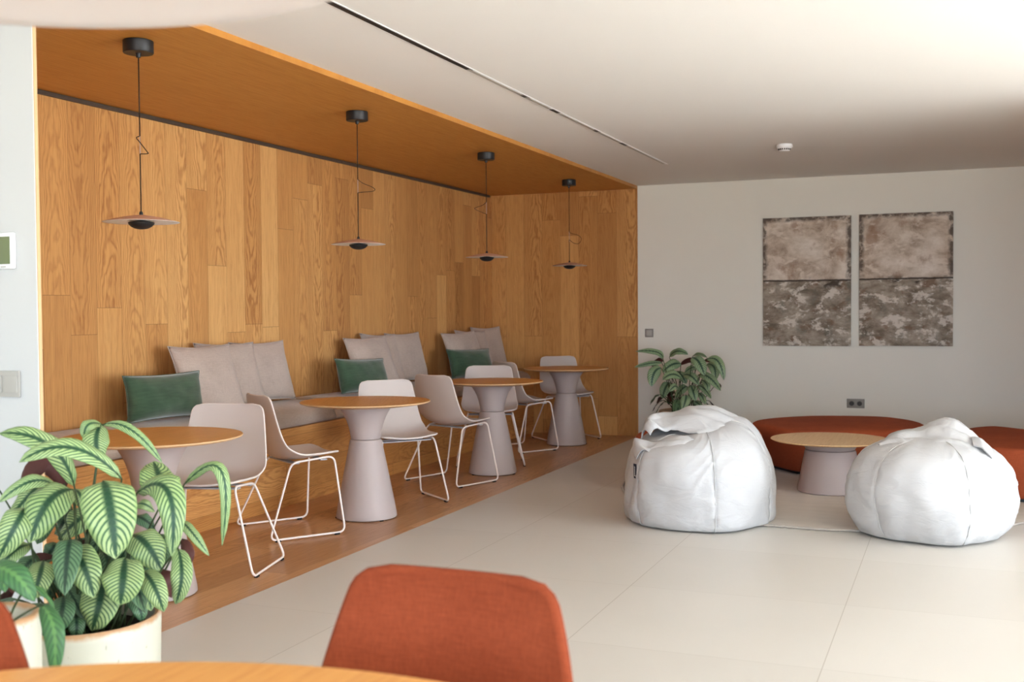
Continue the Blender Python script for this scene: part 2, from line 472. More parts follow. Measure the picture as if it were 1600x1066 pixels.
def add_lathe(bm, prof, n=48, cx=0.0, cy=0.0, z0=0.0):
    rings = []
    for r, z in prof:
        if r < 1e-6:
            rings.append([bm.verts.new((cx, cy, z + z0))])
        else:
            rings.append([bm.verts.new((cx + r * cos(2 * pi * k / n), cy + r * sin(2 * pi * k / n), z + z0)) for k in range(n)])
    for a, b in zip(rings, rings[1:]):
        if len(a) == 1 and len(b) == 1:
            continue
        for k in range(n):
            k2 = (k + 1) % n
            if len(a) == 1:
                bm.faces.new((a[0], b[k], b[k2]))
            elif len(b) == 1:
                bm.faces.new((a[k], b[0], a[k2]))
            else:
                bm.faces.new((a[k], b[k], b[k2], a[k2]))

def lathe(name, prof, mat, parent=None, n=48, angle=40):
    bm = bmesh.new()
    add_lathe(bm, prof, n)
    return link(name, bm, mat, parent, True, angle)

def add_tube(bm, pts, r, n=8, closed=False, cap=True):
    pts = [Vector(p) for p in pts]
    N = len(pts)
    rings = []
    prev = None
    for i, p in enumerate(pts):
        if closed:
            t = (pts[(i + 1) % N] - pts[i - 1]).normalized()
        else:
            t = (pts[min(i + 1, N - 1)] - pts[max(i - 1, 0)]).normalized()
        if prev is None:
            ref = Vector((0, 0, 1)) if abs(t.z) < 0.9 else Vector((1, 0, 0))
            u = t.cross(ref).normalized()
        else:
            u = (prev - t * prev.dot(t))
            u = u.normalized() if u.length > 1e-6 else t.orthogonal().normalized()
        prev = u
        w = t.cross(u)
        rr = r[i] if isinstance(r, (list, tuple)) else r
        rings.append([bm.verts.new(p + (u * cos(2 * pi * k / n) + w * sin(2 * pi * k / n)) * rr) for k in range(n)])
    pairs = list(zip(rings, rings[1:]))
    if closed:
        pairs.append((rings[-1], rings[0]))
    for a, b in pairs:
        for k in range(n):
            k2 = (k + 1) % n
            bm.faces.new((a[k], a[k2], b[k2], b[k]))
    if cap and not closed:
        bm.faces.new(rings[0][::-1]); bm.faces.new(rings[-1])

def fillet(pts, r, seg=6, closed=False):
    """round the corners of a polyline"""
    pts = [Vector(p) for p in pts]
    out = []
    N = len(pts)
    for i, p in enumerate(pts):
        if not closed and i in (0, N - 1):
            out.append(p); continue
        a, b = pts[i - 1], pts[(i + 1) % N]
        da, db = (a - p), (b - p)
        la, lb = da.length, db.length
        k = min(r, la * 0.45, lb * 0.45)
        s, e = p + da.normalized() * k, p + db.normalized() * k
        for j in range(seg + 1):
            t = j / seg
            out.append(s * (1 - t) ** 2 + p * 2 * t * (1 - t) + e * t * t)
    return out

def catmull(pts, seg=8, closed=False):
    pts = [Vector(p) for p in pts]
    N = len(pts); out = []
    rngi = range(N) if closed else range(N - 1)
    for i in rngi:
        p0 = pts[i - 1] if (closed or i > 0) else pts[i]
        p1, p2 = pts[i], pts[(i + 1) % N]
        p3 = pts[(i + 2) % N] if (closed or i + 2 < N) else p2
        for j in range(seg):
            t = j / seg
            out.append(0.5 * ((2 * p1) + (p2 - p0) * t + (2 * p0 - 5 * p1 + 4 * p2 - p3) * t * t + (3 * p1 - p0 - 3 * p2 + p3) * t ** 3))
    if not closed:
        out.append(pts[-1])
    return out

def add_prism(bm, poly, levels):
    """stack of scaled copies of a closed outline: levels = [(inset, z), ...]"""
    n = len(poly)
    P = [Vector((p[0], p[1])) for p in poly]
    area = sum(P[i].x * P[(i + 1) % n].y - P[(i + 1) % n].x * P[i].y for i in range(n))
    sg = 1 if area > 0 else -1
    nor = []
    for i in range(n):
        t = (P[(i + 1) % n] - P[i - 1]).normalized()
        nor.append(Vector((-t.y, t.x)) * sg)
    rings = [[bm.verts.new((*(P[i] + nor[i] * ins), z)) for i in range(n)] for ins, z in levels]
    for a, b in zip(rings, rings[1:]):
        for k in range(n):
            k2 = (k + 1) % n
            bm.faces.new((a[k], a[k2], b[k2], b[k]))
    bm.faces.new(rings[0][::-1]); bm.faces.new(rings[-1])

# ------------------------------------------------------------------ the room
XF, XW, YL = -3.024, -4.64, 2.975      # alcove mouth, alcove wall, face of the white partition
ZC, ZS = 2.56, 2.53
struct(box('floor', XF, XR + 0.2, YR - 0.2, YB + 0.1, -0.08, 0.0, 'tile'), 'beige large-format floor tiles')
bm = bmesh.new(); add_box(bm, -6.0, XF, YR - 0.2, YL, -0.08, 0.0)
struct(link('floor', bm, 'tile', None, False), 'beige floor tiles in front of the white partition')
struct(box('floor', XW - 0.1, XF, YL, YB + 0.1, -0.08, 0.0, 'oak_floor'), 'oak plank floor strip under the alcove')
struct(box('ceiling', -6.1, XR + 0.2, YR - 0.2, YB + 0.1, ZC, ZC + 0.1, 'ceiling'), 'white plastered ceiling')
struct(box('ceiling', XW, XF, YL + 0.018, YB - 0.006, ZS, ZC, 'oak_soffit'), 'oak veneer ceiling of the alcove')
struct(box('wall_alcove', XW - 0.1, XW, YL, YB + 0.1, 0, ZC, 'oak_wall'), 'long alcove wall of vertical oak boards')
struct(box('wall_alcove_end', XW, XF, YB - 0.006, YB + 0.1, 0, ZC, 'oak_back'), 'end wall of the alcove in vertical oak boards')
struct(box('wall_back', XF, XR + 0.2, YB, YB + 0.1, 0, ZC, 'white_wall'), 'white painted back wall')
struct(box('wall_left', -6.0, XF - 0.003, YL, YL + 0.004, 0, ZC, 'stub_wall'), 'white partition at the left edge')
struct(box('trim_1', XW, XF, YL + 0.004, YL + 0.018, 0, ZC, 'oak_edge'), 'pale oak edge of the white partition')
struct(box('trim_2', XW, XW + 0.022, YL + 0.018, YB - 0.10, ZS - 0.024, ZS - 0.002, 'dark_gap'), 'dark shadow-gap profile along the top of the oak wall')


def wall_with_opening(name, axis, at0, at1, a0, a1, win, mat):
    w0, w1, z0, z1 = win
    bm = bmesh.new()
    segs = [(a0, w0, 0, ZC), (w1, a1, 0, ZC), (w0, w1, z1, ZC)]
    if z0 > 0:
        segs.append((w0, w1, 0, z0))
    for p, q, r, s in segs:
        if axis == 'x':
            add_box(bm, at0, at1, p, q, r, s)
        else:
            add_box(bm, p, q, at0, at1, r, s)
    return struct(link(name, bm, mat, None, False))
struct(box('wall_far_left', -6.1, -6.0, YR - 0.2, YL + 0.018, 0, ZC, 'white_wall'))
wall_with_opening('wall_right', 'x', XR, XR + 0.2, YR - 0.2, YB + 0.1, WIN_R, 'white_wall')
struct(box('wall_right_blocker', 1.12, 1.28, 7.0, YB, 0, ZC, 'oak_wall'))  # unseen wall added to keep window light off the far right corner
struct(box('wall_blocker_return', 1.28, XR, 7.0, 7.15, 0, ZC, 'white_wall'))  # unseen, joins the added light-blocking wall to the right wall
wall_with_opening('wall_rear', 'y', YR - 0.2, YR, -6.0, XR, WIN_B, 'white_wall')

def window_frame(name, axis, at, win, n):
    w0, w1, z0, z1 = win
    bm = bmesh.new()
    def bar(p, q, r, s):
        if axis == 'x':
            add_box(bm, at, at + 0.06, p, q, r, s)
        else:
            add_box(bm, p, q, at - 0.06, at, r, s)
    bar(w0, w1, z1 - 0.05, z1); bar(w0, w1, z0 + 0.001, z0 + 0.03)
    for k in range(n + 1):
        c = w0 + (w1 - w0) * k / n
        c = min(max(c, w0 + 0.025), w1 - 0.025)
        bar(c - 0.025, c + 0.025, z0 + 0.03, z1 - 0.05)
    return struct(link(name, bm, 'sky_grey', None, False))
window_frame('window_1', 'x', XR + 0.1, WIN_R, 4)
window_frame('window_2', 'y', YR - 0.1, WIN_B, 3)

# ------------------------------------------------------------------ ceiling fittings
t = thing('lighting_track', 'slim recessed ceiling track, black at its near end and pale toward the back wall', 'light', (-2.345, 0, ZC))
box('track_channel', -0.022, 0.022, 2.4, 9.33, -0.003, -0.0005, 'white_plastic', t)
box('track_slot', -0.013, 0.015, 2.4, 5.12, -0.0045, -0.003, 'black_metal', t)
for y0, y1 in ((5.2, 5.95), (6.02, 6.42), (6.62, 7.32), (7.4, 7.95), (8.12, 9.28)):
    box('track_module', -0.010, 0.012, y0, y1, -0.0055, -0.003, 'grey_light', t)
for y in (5.16, 5.985, 6.52, 7.36, 8.04):
    box('track_slot', -0.012, 0.014, y - 0.07, y + 0.07, -0.0048, -0.003, 'black_metal', t)

t = thing('smoke_detector', 'round white smoke detector on the white ceiling', 'smoke detector', (-1.229, 8.60, ZC))
lathe('body', [(0, -0.001), (0.058, -0.001), (0.062, -0.008), (0.062, -0.020), (0.056, -0.026), (0.050, -0.030), (0.040, -0.048), (0.034, -0.052), (0, -0.053)], 'white_plastic', t)
bm = bmesh.new()
for k in range(18):
    a = 2 * pi * k / 18
    c, s = cos(a), sin(a)
    q = [Vector((0.0485 * c - 0.0055 * s, 0.0485 * s + 0.0055 * c, -0.033)), Vector((0.0485 * c + 0.0055 * s, 0.0485 * s - 0.0055 * c, -0.033)),
         Vector((0.0425 * c + 0.0055 * s, 0.0425 * s - 0.0055 * c, -0.045)), Vector((0.0425 * c - 0.0055 * s, 0.0425 * s + 0.0055 * c, -0.045))]
    o_ = Vector((c, s, -0.4)).normalized() * 0.0012
    a4 = [bm.verts.new(v + o_) for v in q]; b4 = [bm.verts.new(v - o_) for v in q]
    bm.faces.new(a4); bm.faces.new(b4[::-1])
    for j in range(4):
        bm.faces.new((a4[j], b4[j], b4[(j + 1) % 4], a4[(j + 1) % 4]))
link('vent_slots', bm, 'grey_dark', t, False)

# ------------------------------------------------------------------ wall fittings
def plate(t, w, h, d, mat, bevel=0.003):
    return box('plate', -w / 2, w / 2, -d, -0.0005, -h / 2, h / 2, mat, t, bevel)

t = thing('light_switch', 'grey square switch on the white back wall beside the oak corner', 'light switch', (-2.905, YB, 1.06))
plate(t, 0.088, 0.086, 0.009, 'grey_plate')
box('rocker', -0.029, 0.029, -0.013, -0.009, -0.029, 0.029, 'grey_light', t, 0.002)
t = thing('power_socket', 'grey double power socket low on the back wall above the rust bench', 'socket', (-0.89, YB, 0.392))
plate(t, 0.163, 0.088, 0.009, 'grey_plate')
for s_ in (-0.036, 0.036):
    bm = bmesh.new()
    add_lathe(bm, [(0, 0.0), (0.021, 0.0), (0.023, 0.0025), (0.0195, 0.004), (0.0185, 0.001), (0, 0.0008)], 28)
    bmesh.ops.rotate(bm, verts=bm.verts, matrix=Matrix.Rotation(radians(90), 3, 'X'))
    bmesh.ops.translate(bm, verts=bm.verts, vec=(s_, -0.009, 0))
    so = link('outlet', bm, 'grey_dark', t, True, 40)
    for h_ in (-0.0085, 0.0085):
        box('pin_hole', s_ + h_ - 0.003, s_ + h_ + 0.003, -0.0122, -0.0098, -0.003, 0.003, 'black_metal', so)
t = thing('light_switch', 'pale grey double rocker switch plate on the white partition below the thermostat', 'light switch', (-3.183, YL, 1.062))
plate(t, 0.150, 0.094, 0.010, 'grey_light')
for s_ in (-0.036, 0.036):
    box('rocker', s_ - 0.031, s_ + 0.031, -0.0145, -0.010, -0.031, 0.031, 'grey_light', t, 0.002)
t = thing('thermostat', 'white thermostat with an olive display on the white partition', 'thermostat', (-3.162, YL, 1.540))
plate(t, 0.092, 0.130, 0.018, 'white_plastic', 0.006)
box('display', -0.030, 0.032, -0.0195, -0.018, -0.048, 0.050, 'lcd', t, 0.0005)
box('button', -0.012, 0.012, -0.0198, -0.018, -0.060, -0.055, 'grey_light', t)

# ------------------------------------------------------------------ paintings
for k, (cx, cz, w, h, sd, lab) in enumerate((
        (-1.344, 1.558, 0.823, 1.240, 3.0, 'abstract pale over grey-brown canvas left of its twin, nearer the oak corner'),
        (-0.446, 1.562, 0.825, 1.238, 17.0, 'abstract pale over grey-brown canvas right of its twin, farther from the oak corner'))):
    t = thing('painting', lab, 'painting', (cx, YB - 0.001, cz), 0, 'pair of abstract canvases')
    bm = bmesh.new()
    add_box(bm, -w / 2, w / 2, -0.034, 0, -h / 2, h / 2, 0.003, 2)
    link('canvas', bm, painting_material('abstract_paint_%d' % (k + 1), sd), t, True, 35)

# ------------------------------------------------------------------ built-in bench with cushions
XBF = -4.17
BZ = 0.520
t = thing('bench', 'built-in oak plank bench along the alcove wall under the long cushions', 'bench', (0, 0, 0))
box('front_panel', XBF - 0.02, XBF, YL + 0.04, YB - 0.008, 0.0, BZ, 'oak_bench', t)
box('seat_board', XW + 0.002, XBF - 0.02, YL + 0.04, YB - 0.008, BZ - 0.03, BZ, 'oak_bench', t)

def seat_cushion(y0, y1, label):
    """long mattress: rounded front roll, slightly crowned, soft undulation"""
    bm = bmesh.new()
    prof = [(0.004, 0.0), (0.0, 0.03), (0.004, 0.125), (0.02, 0.140), (0.09, 0.147), (0.20, 0.146), (0.30, 0.140), (0.37, 0.130), (0.42, 0.110), (0.447, 0.080), (0.455, 0.050), (0.450, 0.020), (0.435, 0.002)]
    L = y1 - y0
    n = 64
    rings = []
    for i in range(n + 1):
        t_ = i / n
        y = y0 + L * t_
        e = min(t_, 1 - t_) * L
        k = 1.0 if e > 0.07 else sqrt(max(0.0, 1 - (1 - e / 0.07) ** 2)) * 0.55 + 0.45
        ring = []
        for (x, z) in prof:
            w = 0.006 * noise.noise((x * 5, y * 2.4, z * 4 + 3))
            ring.append(bm.verts.new((XW + 0.004 + x * (0.93 + 0.07 * k) + (w if x > 0.1 else 0), y, BZ + 0.0015 + (z * k + (w if z > 0.06 else 0)))))
        rings.append(ring)
    for a, b in zip(rings, rings[1:]):
        for k in range(len(prof)):
            k2 = (k + 1) % len(prof)
            bm.faces.new((a[k], b[k], b[k2], a[k2]))
    bm.faces.new(rings[0]); bm.faces.new(rings[-1][::-1])
    o = link('seat_cushion', bm, 'seat', None, True, 60)
    tag(o, label, 'cushion', 'seat cushions on the oak bench')
    return o
seat_cushion(YL + 0.045, 6.925, 'long beige seat cushion on the bench behind the two nearest cafe tables')
seat_cushion(6.935, YB - 0.012, 'long beige seat cushion on the bench reaching the end wall of the alcove')

# ------------------------------------------------------------------ scatter pillows
def pillow_mesh(w, h, d, seed, nu=26, nv=22):
    bm = bmesh.new()
    def surf(side):
        g = []
        for j in range(nv + 1):
            v = -1 + 2 * j / nv
            row = []
            for i in range(nu + 1):
                u = -1 + 2 * i / nu
                ix = 1 - 0.075 * (1 - v * v) * abs(u) ** 2.5
                iz = 1 - 0.085 * (1 - u * u) * abs(v) ** 2.5
                th = (max(0, 1 - abs(u) ** 2.6) * max(0, 1 - abs(v) ** 2.6)) ** 0.55
                nz_ = noise.noise((u * 1.7 + seed, v * 1.7, side * 3 + seed)) * 0.14 + noise.noise((u * 4 + seed, v * 3.2, side)) * 0.05
                pz = h / 2 * v * iz
                sag = -0.018 * (1 - v) * 0.5 * (1 - u * u)
                row.append(Vector((w / 2 * u * ix, side * d / 2 * th * (1 + nz_) * (1.0 - 0.22 * v), h / 2 + pz + sag * 0)))
            g.append(row)
        return g
    F, B = surf(-1), surf(1)
    vf = [[bm.verts.new(p) for p in row] for row in F]
    vb = [[vf[j][i] if (j in (0, nv) or i in (0, nu)) else bm.verts.new(B[j][i]) for i in range(nu + 1)] for j in range(nv + 1)]
    for j in range(nv):
        for i in range(nu):
            bm.faces.new((vf[j][i], vf[j][i + 1], vf[j + 1][i + 1], vf[j + 1][i]))
            try:
                bm.faces.new((vb[j][i], vb[j + 1][i], vb[j + 1][i + 1], vb[j][i + 1]))
            except ValueError:
                pass
    rim = [F[0][i] for i in range(nu)] + [F[j][nu] for j in range(nv)] + [F[nv][i] for i in range(nu, 0, -1)] + [F[j][0] for j in range(nv, 0, -1)]
    return bm, rim

def pillow(label, mat, w, h, d, loc, yaw, lean, group, roll=0.0):
    t = thing('throw_pillow', label, 'pillow', loc, 0, group)
    t.rotation_euler = (radians(-lean), radians(roll), radians(90 + yaw))
    sd = loc[1] * 3.7
    bm, rim = pillow_mesh(w, h, d, sd)
    link('cover', bm, mat, t)
    b2 = bmesh.new(); add_tube(b2, rim, 0.0032, 6, closed=True)
    link('piping', b2, mat, t)
    return t
GB, GG = 'beige pillows on the alcove bench', 'green velvet pillows on the alcove bench'
PZ = 0.676
PILLOWS = [
    # label, material, w, h, d, (x, y), yaw, lean, group, roll
    ('beige pillow half behind the nearest green pillow, front one of its three', 'beige', 0.53, 0.45, 0.14, (-4.335, 5.71), -7, 19, GB, 0),
    ('beige pillow in the middle of the three nearest the white partition', 'beige', 0.56, 0.45, 0.11, (-4.425, 6.06), -7, 17, GB, 1),
    ('beige pillow at the right of the nearest three, above the chair turned sideways', 'beige', 0.58, 0.44, 0.12, (-4.475, 6.49), -5, 15, GB, 0),
    ('beige pillow behind the green pillow of the middle three', 'beige', 0.56, 0.45, 0.14, (-4.325, 7.82), -8, 20, GB, -1),
    ('beige pillow tilted between its two neighbours in the middle three', 'beige', 0.50, 0.46, 0.10, (-4.42, 8.15), -7, 17, GB, 2),
    ('beige pillow at the right of the middle three, above the taupe chair back', 'beige', 0.56, 0.45, 0.12, (-4.475, 8.67), -5, 14, GB, 0),
    ('beige pillow with a dark gap behind it, left in the group by the alcove corner', 'beige', 0.54, 0.45, 0.13, (-4.315, 9.60), -12, 20, GB, -2),
    ('beige pillow half hidden in the middle of the group by the alcove corner', 'beige', 0.54, 0.45, 0.11, (-4.39, 9.98), -10, 18, GB, 2),
    ('beige pillow pushed into the alcove corner, highest of the beige ones', 'beige', 0.52, 0.47, 0.12, (-4.43, 10.42), -12, 14, GB, 0),
    ('green velvet pillow nearest the white partition, largest of the green ones', 'green', 0.60, 0.275, 0.17, (-4.36, 5.265), -7, 7, GG, 0),
    ('green velvet pillow leaning on the middle beige pillows, tilted forward at one side', 'green', 0.56, 0.275, 0.17, (-4.24, 7.44), -12, 17, GG, 2),
    ('green velvet pillow nearest the alcove corner behind the farther chairs', 'green', 0.54, 0.28, 0.16, (-4.205, 9.40), -24, 19, GG, 1),
]
for lab, mat, w, h, d, (x, y), yaw, lean, grp, roll in PILLOWS:
    pillow(lab, mat, w, h, d, (x, y, PZ), yaw, lean, grp, roll)

# ------------------------------------------------------------------ cafe tables
def cafe_table(label, loc, group):
    t = thing('cafe_table', label, 'table', loc, 0, group)
    top = lathe('tabletop', [(0, 0.714), (0.30, 0.714), (0.392, 0.727), (0.4085, 0.733), (0.411, 0.7365), (0.4085, 0.740), (0.0, 0.740)], 'oak_table', t, 96, 30)
    lathe('edge_highlight', [(0.3922, 0.7266), (0.4092, 0.7327), (0.4117, 0.7365), (0.4092, 0.7403), (0.4072, 0.7404)], 'oak_edge', top, 96, 30)  # paler ring paints a highlight into the tabletop rim
    lathe('flared_collar', [(0.088, 0.500), (0.0935, 0.503), (0.0945, 0.510), (0.099, 0.540), (0.108, 0.580), (0.121, 0.620), (0.139, 0.660), (0.160, 0.692), (0.176, 0.708), (0.178, 0.7135), (0.0, 0.7135)], 'mauve', t, 64, 30)
    lathe('cone_base', [(0.0, 0.004), (0.188, 0.004), (0.193, 0.009), (0.191, 0.03), (0.170, 0.14), (0.146, 0.265), (0.122, 0.385), (0.1015, 0.485), (0.0985, 0.4955), (0.093, 0.499), (0.0, 0.499)], 'mauve', t, 64, 30)
    for k in range(3):
        a = 2 * pi * k / 3 + 5.35
        bm = bmesh.new(); add_lathe(bm, [(0, 0.0), (0.014, 0.0), (0.014, 0.006), (0, 0.006)], 14, 0.183 * cos(a), 0.183 * sin(a))
        link('glide', bm, 'rubber', t, False)
    return t
G = 'round cafe tables in the alcove'
ct = cafe_table('round oak-topped cafe table nearest the white partition, behind the striped plant', (-3.462, 4.075, 0), G)
dup(ct, (-3.478, 6.085, 0), 0.4, 'round oak-topped cafe table between the sideways chair and the pale chair', G)
dup(ct, (-3.452, 8.070, 0), 0.9, 'round oak-topped cafe table partly behind a taupe chair back', G)
dup(ct, (-3.508, 10.03, 0), 1.3, 'round oak-topped cafe table nearest the end wall of the alcove', G)

# ------------------------------------------------------------------ chairs
SP = [(-0.228, 0.822), (-0.219, 0.77), (-0.205, 0.70), (-0.188, 0.62), (-0.172, 0.55), (-0.150, 0.495), (-0.115, 0.458), (-0.065, 0.441), (0.0, 0.437), (0.08, 0.443), (0.15, 0.452), (0.20, 0.459), (0.232, 0.460)]
SW = [0.186, 0.198, 0.208, 0.219, 0.229, 0.236, 0.239, 0.236, 0.230, 0.222, 0.213, 0.205, 0.196]
def shell_grid(nw=18, wide=None):
    prof = catmull([(x, 0, z) for x, z in SP], 4)
    wid = [v.x for v in catmull([(w, 0, 0) for w in (wide or SW)], 4)]
    M = len(prof)
    rows = []
    for i in range(M):
        s = i / (M - 1)
        tan = (prof[min(i + 1, M - 1)] - prof[max(i - 1, 0)]).normalized()
        nor = Vector((tan.z, 0, -tan.x))             # towards the sitter (forward / up)
        nor = -nor if nor.z < 0 and nor.x < 0 else nor
        if nor.x < 0 and s < 0.4:
            nor = -nor
        if s > 0.6 and nor.z < 0:
            nor = -nor
        # rounded outer corners
        def corner(d, r):
            return 0.0 if d >= r else r - sqrt(max(0.0, r * r - (r - d) ** 2))
        L = 0.86
        d0, d1 = s * L, (1 - s) * L
        hw = wid[i] - corner(d0, 0.055) - corner(d1, 0.07)
        # hollow: the middle lies behind / below the rim
        back = max(0.0, 1 - s / 0.42)
        hollow = 0.030 + 0.022 * math.exp(-((s - 0.5) / 0.16) ** 2) - 0.012 * max(0, (s - 0.75) / 0.25)
        row = []
        for j in range(nw + 1):
            u = -1 + 2 * j / nw
            p = prof[i] + Vector((0, u * hw, 0)) + nor * (hollow * (abs(u) ** 2.2) * (hw / 0.22))
            row.append((p, nor))
        rows.append(row)
    return rows

def shell_mesh(th, wide=None):
    rows = shell_grid(18, wide)
    bm = bmesh.new()
    A = [[bm.verts.new(p + n * th * 0.5) for p, n in r] for r in rows]
    B = [[bm.verts.new(p - n * th * 0.5) for p, n in r] for r in rows]
    R, K = len(A), len(A[0])
    for i in range(R - 1):
        for j in range(K - 1):
            bm.faces.new((A[i][j], A[i][j + 1], A[i + 1][j + 1], A[i + 1][j]))
            bm.faces.new((B[i][j], B[i + 1][j], B[i + 1][j + 1], B[i][j + 1]))
    loop = [(0, j) for j in range(K)] + [(i, K - 1) for i in range(1, R)] + [(R - 1, j) for j in range(K - 2, -1, -1)] + [(i, 0) for i in range(R - 2, 0, -1)]
    for (a, b) in zip(loop, loop[1:] + loop[:1]):
        f = bm.faces.new((A[a[0]][a[1]], A[b[0]][b[1]], B[b[0]][b[1]], B[a[0]][a[1]]))
        f.material_index = 1
    rim = [rows[i][j][0] for i, j in loop]
    return bm, rim

def side_frame(s):
    # one bent rod: seat rail, front leg, floor runner, rear leg (splayed outwards)
    yt, yb = 0.185 * s, 0.283 * s
    pts = [(-0.075, yt, 0.430), (0.195, yt, 0.452), (0.217, yb, 0.0125), (-0.249, yb, 0.0125)]
    loop = fillet(pts, 0.045, 6, closed=True)
    bm = bmesh.new(); add_tube(bm, loop, 0.0066, 8, closed=True)
    return bm

def make_chair(label, loc, rz, group, shell='shell', rim_mat='rim_highlight', th=0.011, frame='frame', name='chair', cat='chair', rim_r=0.0048, wide=None):
    t = thing(name, label, cat, loc, rz, group)
    bm, rim = shell_mesh(th, wide)
    link('seat_shell', bm, [shell, rim_mat], t, True, 50)
    b2 = bmesh.new(); add_tube(b2, rim, rim_r, 6, closed=True)
    r_ = link('shell_edge', b2, rim_mat, t)
    for s in (-1, 1):
        f = link('side_frame', side_frame(s), frame, t)
        for x in (-0.20, 0.165):
            b = bmesh.new(); add_box(b, x - 0.016, x + 0.016, 0.283 * s - 0.009, 0.283 * s + 0.009, 0.0, 0.0105, 0.002, 1)
            link('glide', b, 'rubber', f, False)
    for x, z in ((-0.045, 0.4245), (0.13, 0.434)):
        b = bmesh.new(); add_box(b, x - 0.022, x + 0.022, -0.186, 0.186, z - 0.004, z + 0.004, 0.002, 1)
        link('cross_bracket', b, 'bracket', t, False)
    return t
G = 'taupe shell chairs on sled frames in the alcove'
CH = [
    ((-3.521, 4.603), -75.24, 'taupe shell chair facing the viewer behind the table nearest the white partition'),
    ((-3.695, 5.568), 55.70, 'taupe shell chair seen from its side, between the two nearest cafe tables'),
    ((-3.540, 6.626), -38.79, 'pale lit taupe chair turned sideways behind the second cafe table, seat fully in view'),
    ((-3.583, 7.590), 70.41, 'taupe chair seen from behind in front of the third cafe table'),
    ((-3.672, 8.533), -65.33, 'taupe shell chair facing the viewer, mostly hidden behind the third cafe table'),
    ((-3.782, 9.555), 56.42, 'taupe chair seen from its side, between the two farthest cafe tables'),
    ((-3.655, 10.455), -45.83, 'taupe chair behind the farthest cafe table against the end wall'),
]
ch0 = None
for (x, y), a, lab in CH:
    if ch0 is None:
        ch0 = make_chair(lab, (x, y, 0), radians(a), G)
    else:
        dup(ch0, (x, y, 0), radians(a), lab, G)

# ------------------------------------------------------------------ small pendant lamps
def bez(pts, n=14):
    return catmull(pts, n)
def pendant(label, x, y, loop, group):
    t = thing('pendant_lamp', label, 'pendant lamp', (x, y, 0), 0, group)
    lathe('canopy', [(0, ZS - 0.0005), (0.064, ZS - 0.0005), (0.0665, ZS - 0.003), (0.0665, ZS - 0.053), (0.064, ZS - 0.056), (0.014, ZS - 0.056), (0.011, ZS - 0.060), (0.010, ZS - 0.075), (0, ZS - 0.075)], 'black_metal', t, 48)
    b = bmesh.new()
    add_tube(b, [(0, 0, ZS - 0.07), (0, 0, loop[0][1])], 0.0028, 6)
    add_tube(b, [(0, 0, loop[0][1])] + [Vector(v) for v in bez([(d * 0.90, d * 0.42, z) for d, z in loop], 8)], 0.0022, 6)
    add_tube(b, [(0, 0, loop[-1][1]), (0, 0, 1.755)], 0.0028, 6)
    cd = link('cord', b, 'cord', t)
    b = bmesh.new(); add_tube(b, [(0, 0, loop[0][1]), (0, 0, loop[-1][1])], 0.0013, 6)
    link('steel_wire', b, 'bracket', t)
    sh = lathe('shade', [(0, 1.753), (0.02, 1.752), (0.07, 1.744), (0.12, 1.7335), (0.155, 1.7245), (0.1655, 1.7215), (0.1668, 1.7205)], 'lamp_out', t, 72, 60)
    lathe('inner_reflector', [(0.1666, 1.7203), (0.1655, 1.7195), (0.12, 1.7225), (0.06, 1.7265), (0, 1.728)], 'lamp_in', sh, 72, 60)
    lathe('light_cup', [(0, 1.729), (0.0555, 1.7195), (0.0575, 1.717), (0.054, 1.709), (0.045, 1.700), (0.030, 1.692), (0.012, 1.6885), (0, 1.688)], 'black_metal', t, 48, 50)
    lathe('finial', [(0, 1.768), (0.006, 1.768), (0.008, 1.763), (0.009, 1.751), (0, 1.751)], 'black_metal', t, 20)
    return t
G = 'disc pendants over the cafe tables'
pendant('disc pendant with a zigzag cord kink, nearest the white partition', -3.40, 3.955,
        [(0.0, 2.105), (-0.015, 2.098), (0.0, 2.078), (0.032, 2.035), (0.036, 2.028), (0.020, 2.026), (0.0, 2.026)], G)
pendant('disc pendant with its cord looped wide to the right, over the second cafe table', -3.405, 5.895,
        [(0.0, 2.118), (0.03, 2.095), (0.085, 2.072), (0.105, 2.055), (0.085, 2.044), (0.03, 2.040), (0.0, 2.036)], G)
pendant('disc pendant with its cord looped to the left, over the third cafe table', -3.395, 7.855,
        [(0.0, 2.150), (-0.03, 2.125), (-0.085, 2.105), (-0.09, 2.095), (-0.05, 2.075), (0.0, 2.055)], G)
pendant('disc pendant with a round curl in its cord, nearest the end wall', -3.40, 9.835,
        [(0.0, 2.045), (0.02, 2.025), (0.08, 2.010), (0.115, 1.975), (0.09, 1.930), (0.04, 1.935), (0.0, 1.965), (0.0, 1.93)], G)

# ------------------------------------------------------------------ foreground: big table, lamp, two rust chairs
t = thing('dining_table', 'large round honey-oak table in front of the rust-orange chair', 'table', (-0.83, 0.559, 0))
lathe('tabletop', [(0, 0.712), (0.80, 0.712), (0.955, 0.728), (0.968, 0.734), (0.970, 0.737), (0.967, 0.740), (0, 0.740)], 'oak_fg', t, 160, 30)
lathe('flared_collar', [(0.14, 0.500), (0.150, 0.503), (0.155, 0.53), (0.175, 0.60), (0.21, 0.67), (0.25, 0.705), (0.253, 0.7115), (0, 0.7115)], 'mauve', t, 64, 30)
lathe('cone_base', [(0, 0.003), (0.33, 0.003), (0.336, 0.01), (0.30, 0.14), (0.22, 0.35), (0.165, 0.475), (0.158, 0.497), (0.14, 0.4995), (0, 0.4995)], 'mauve', t, 64, 30)

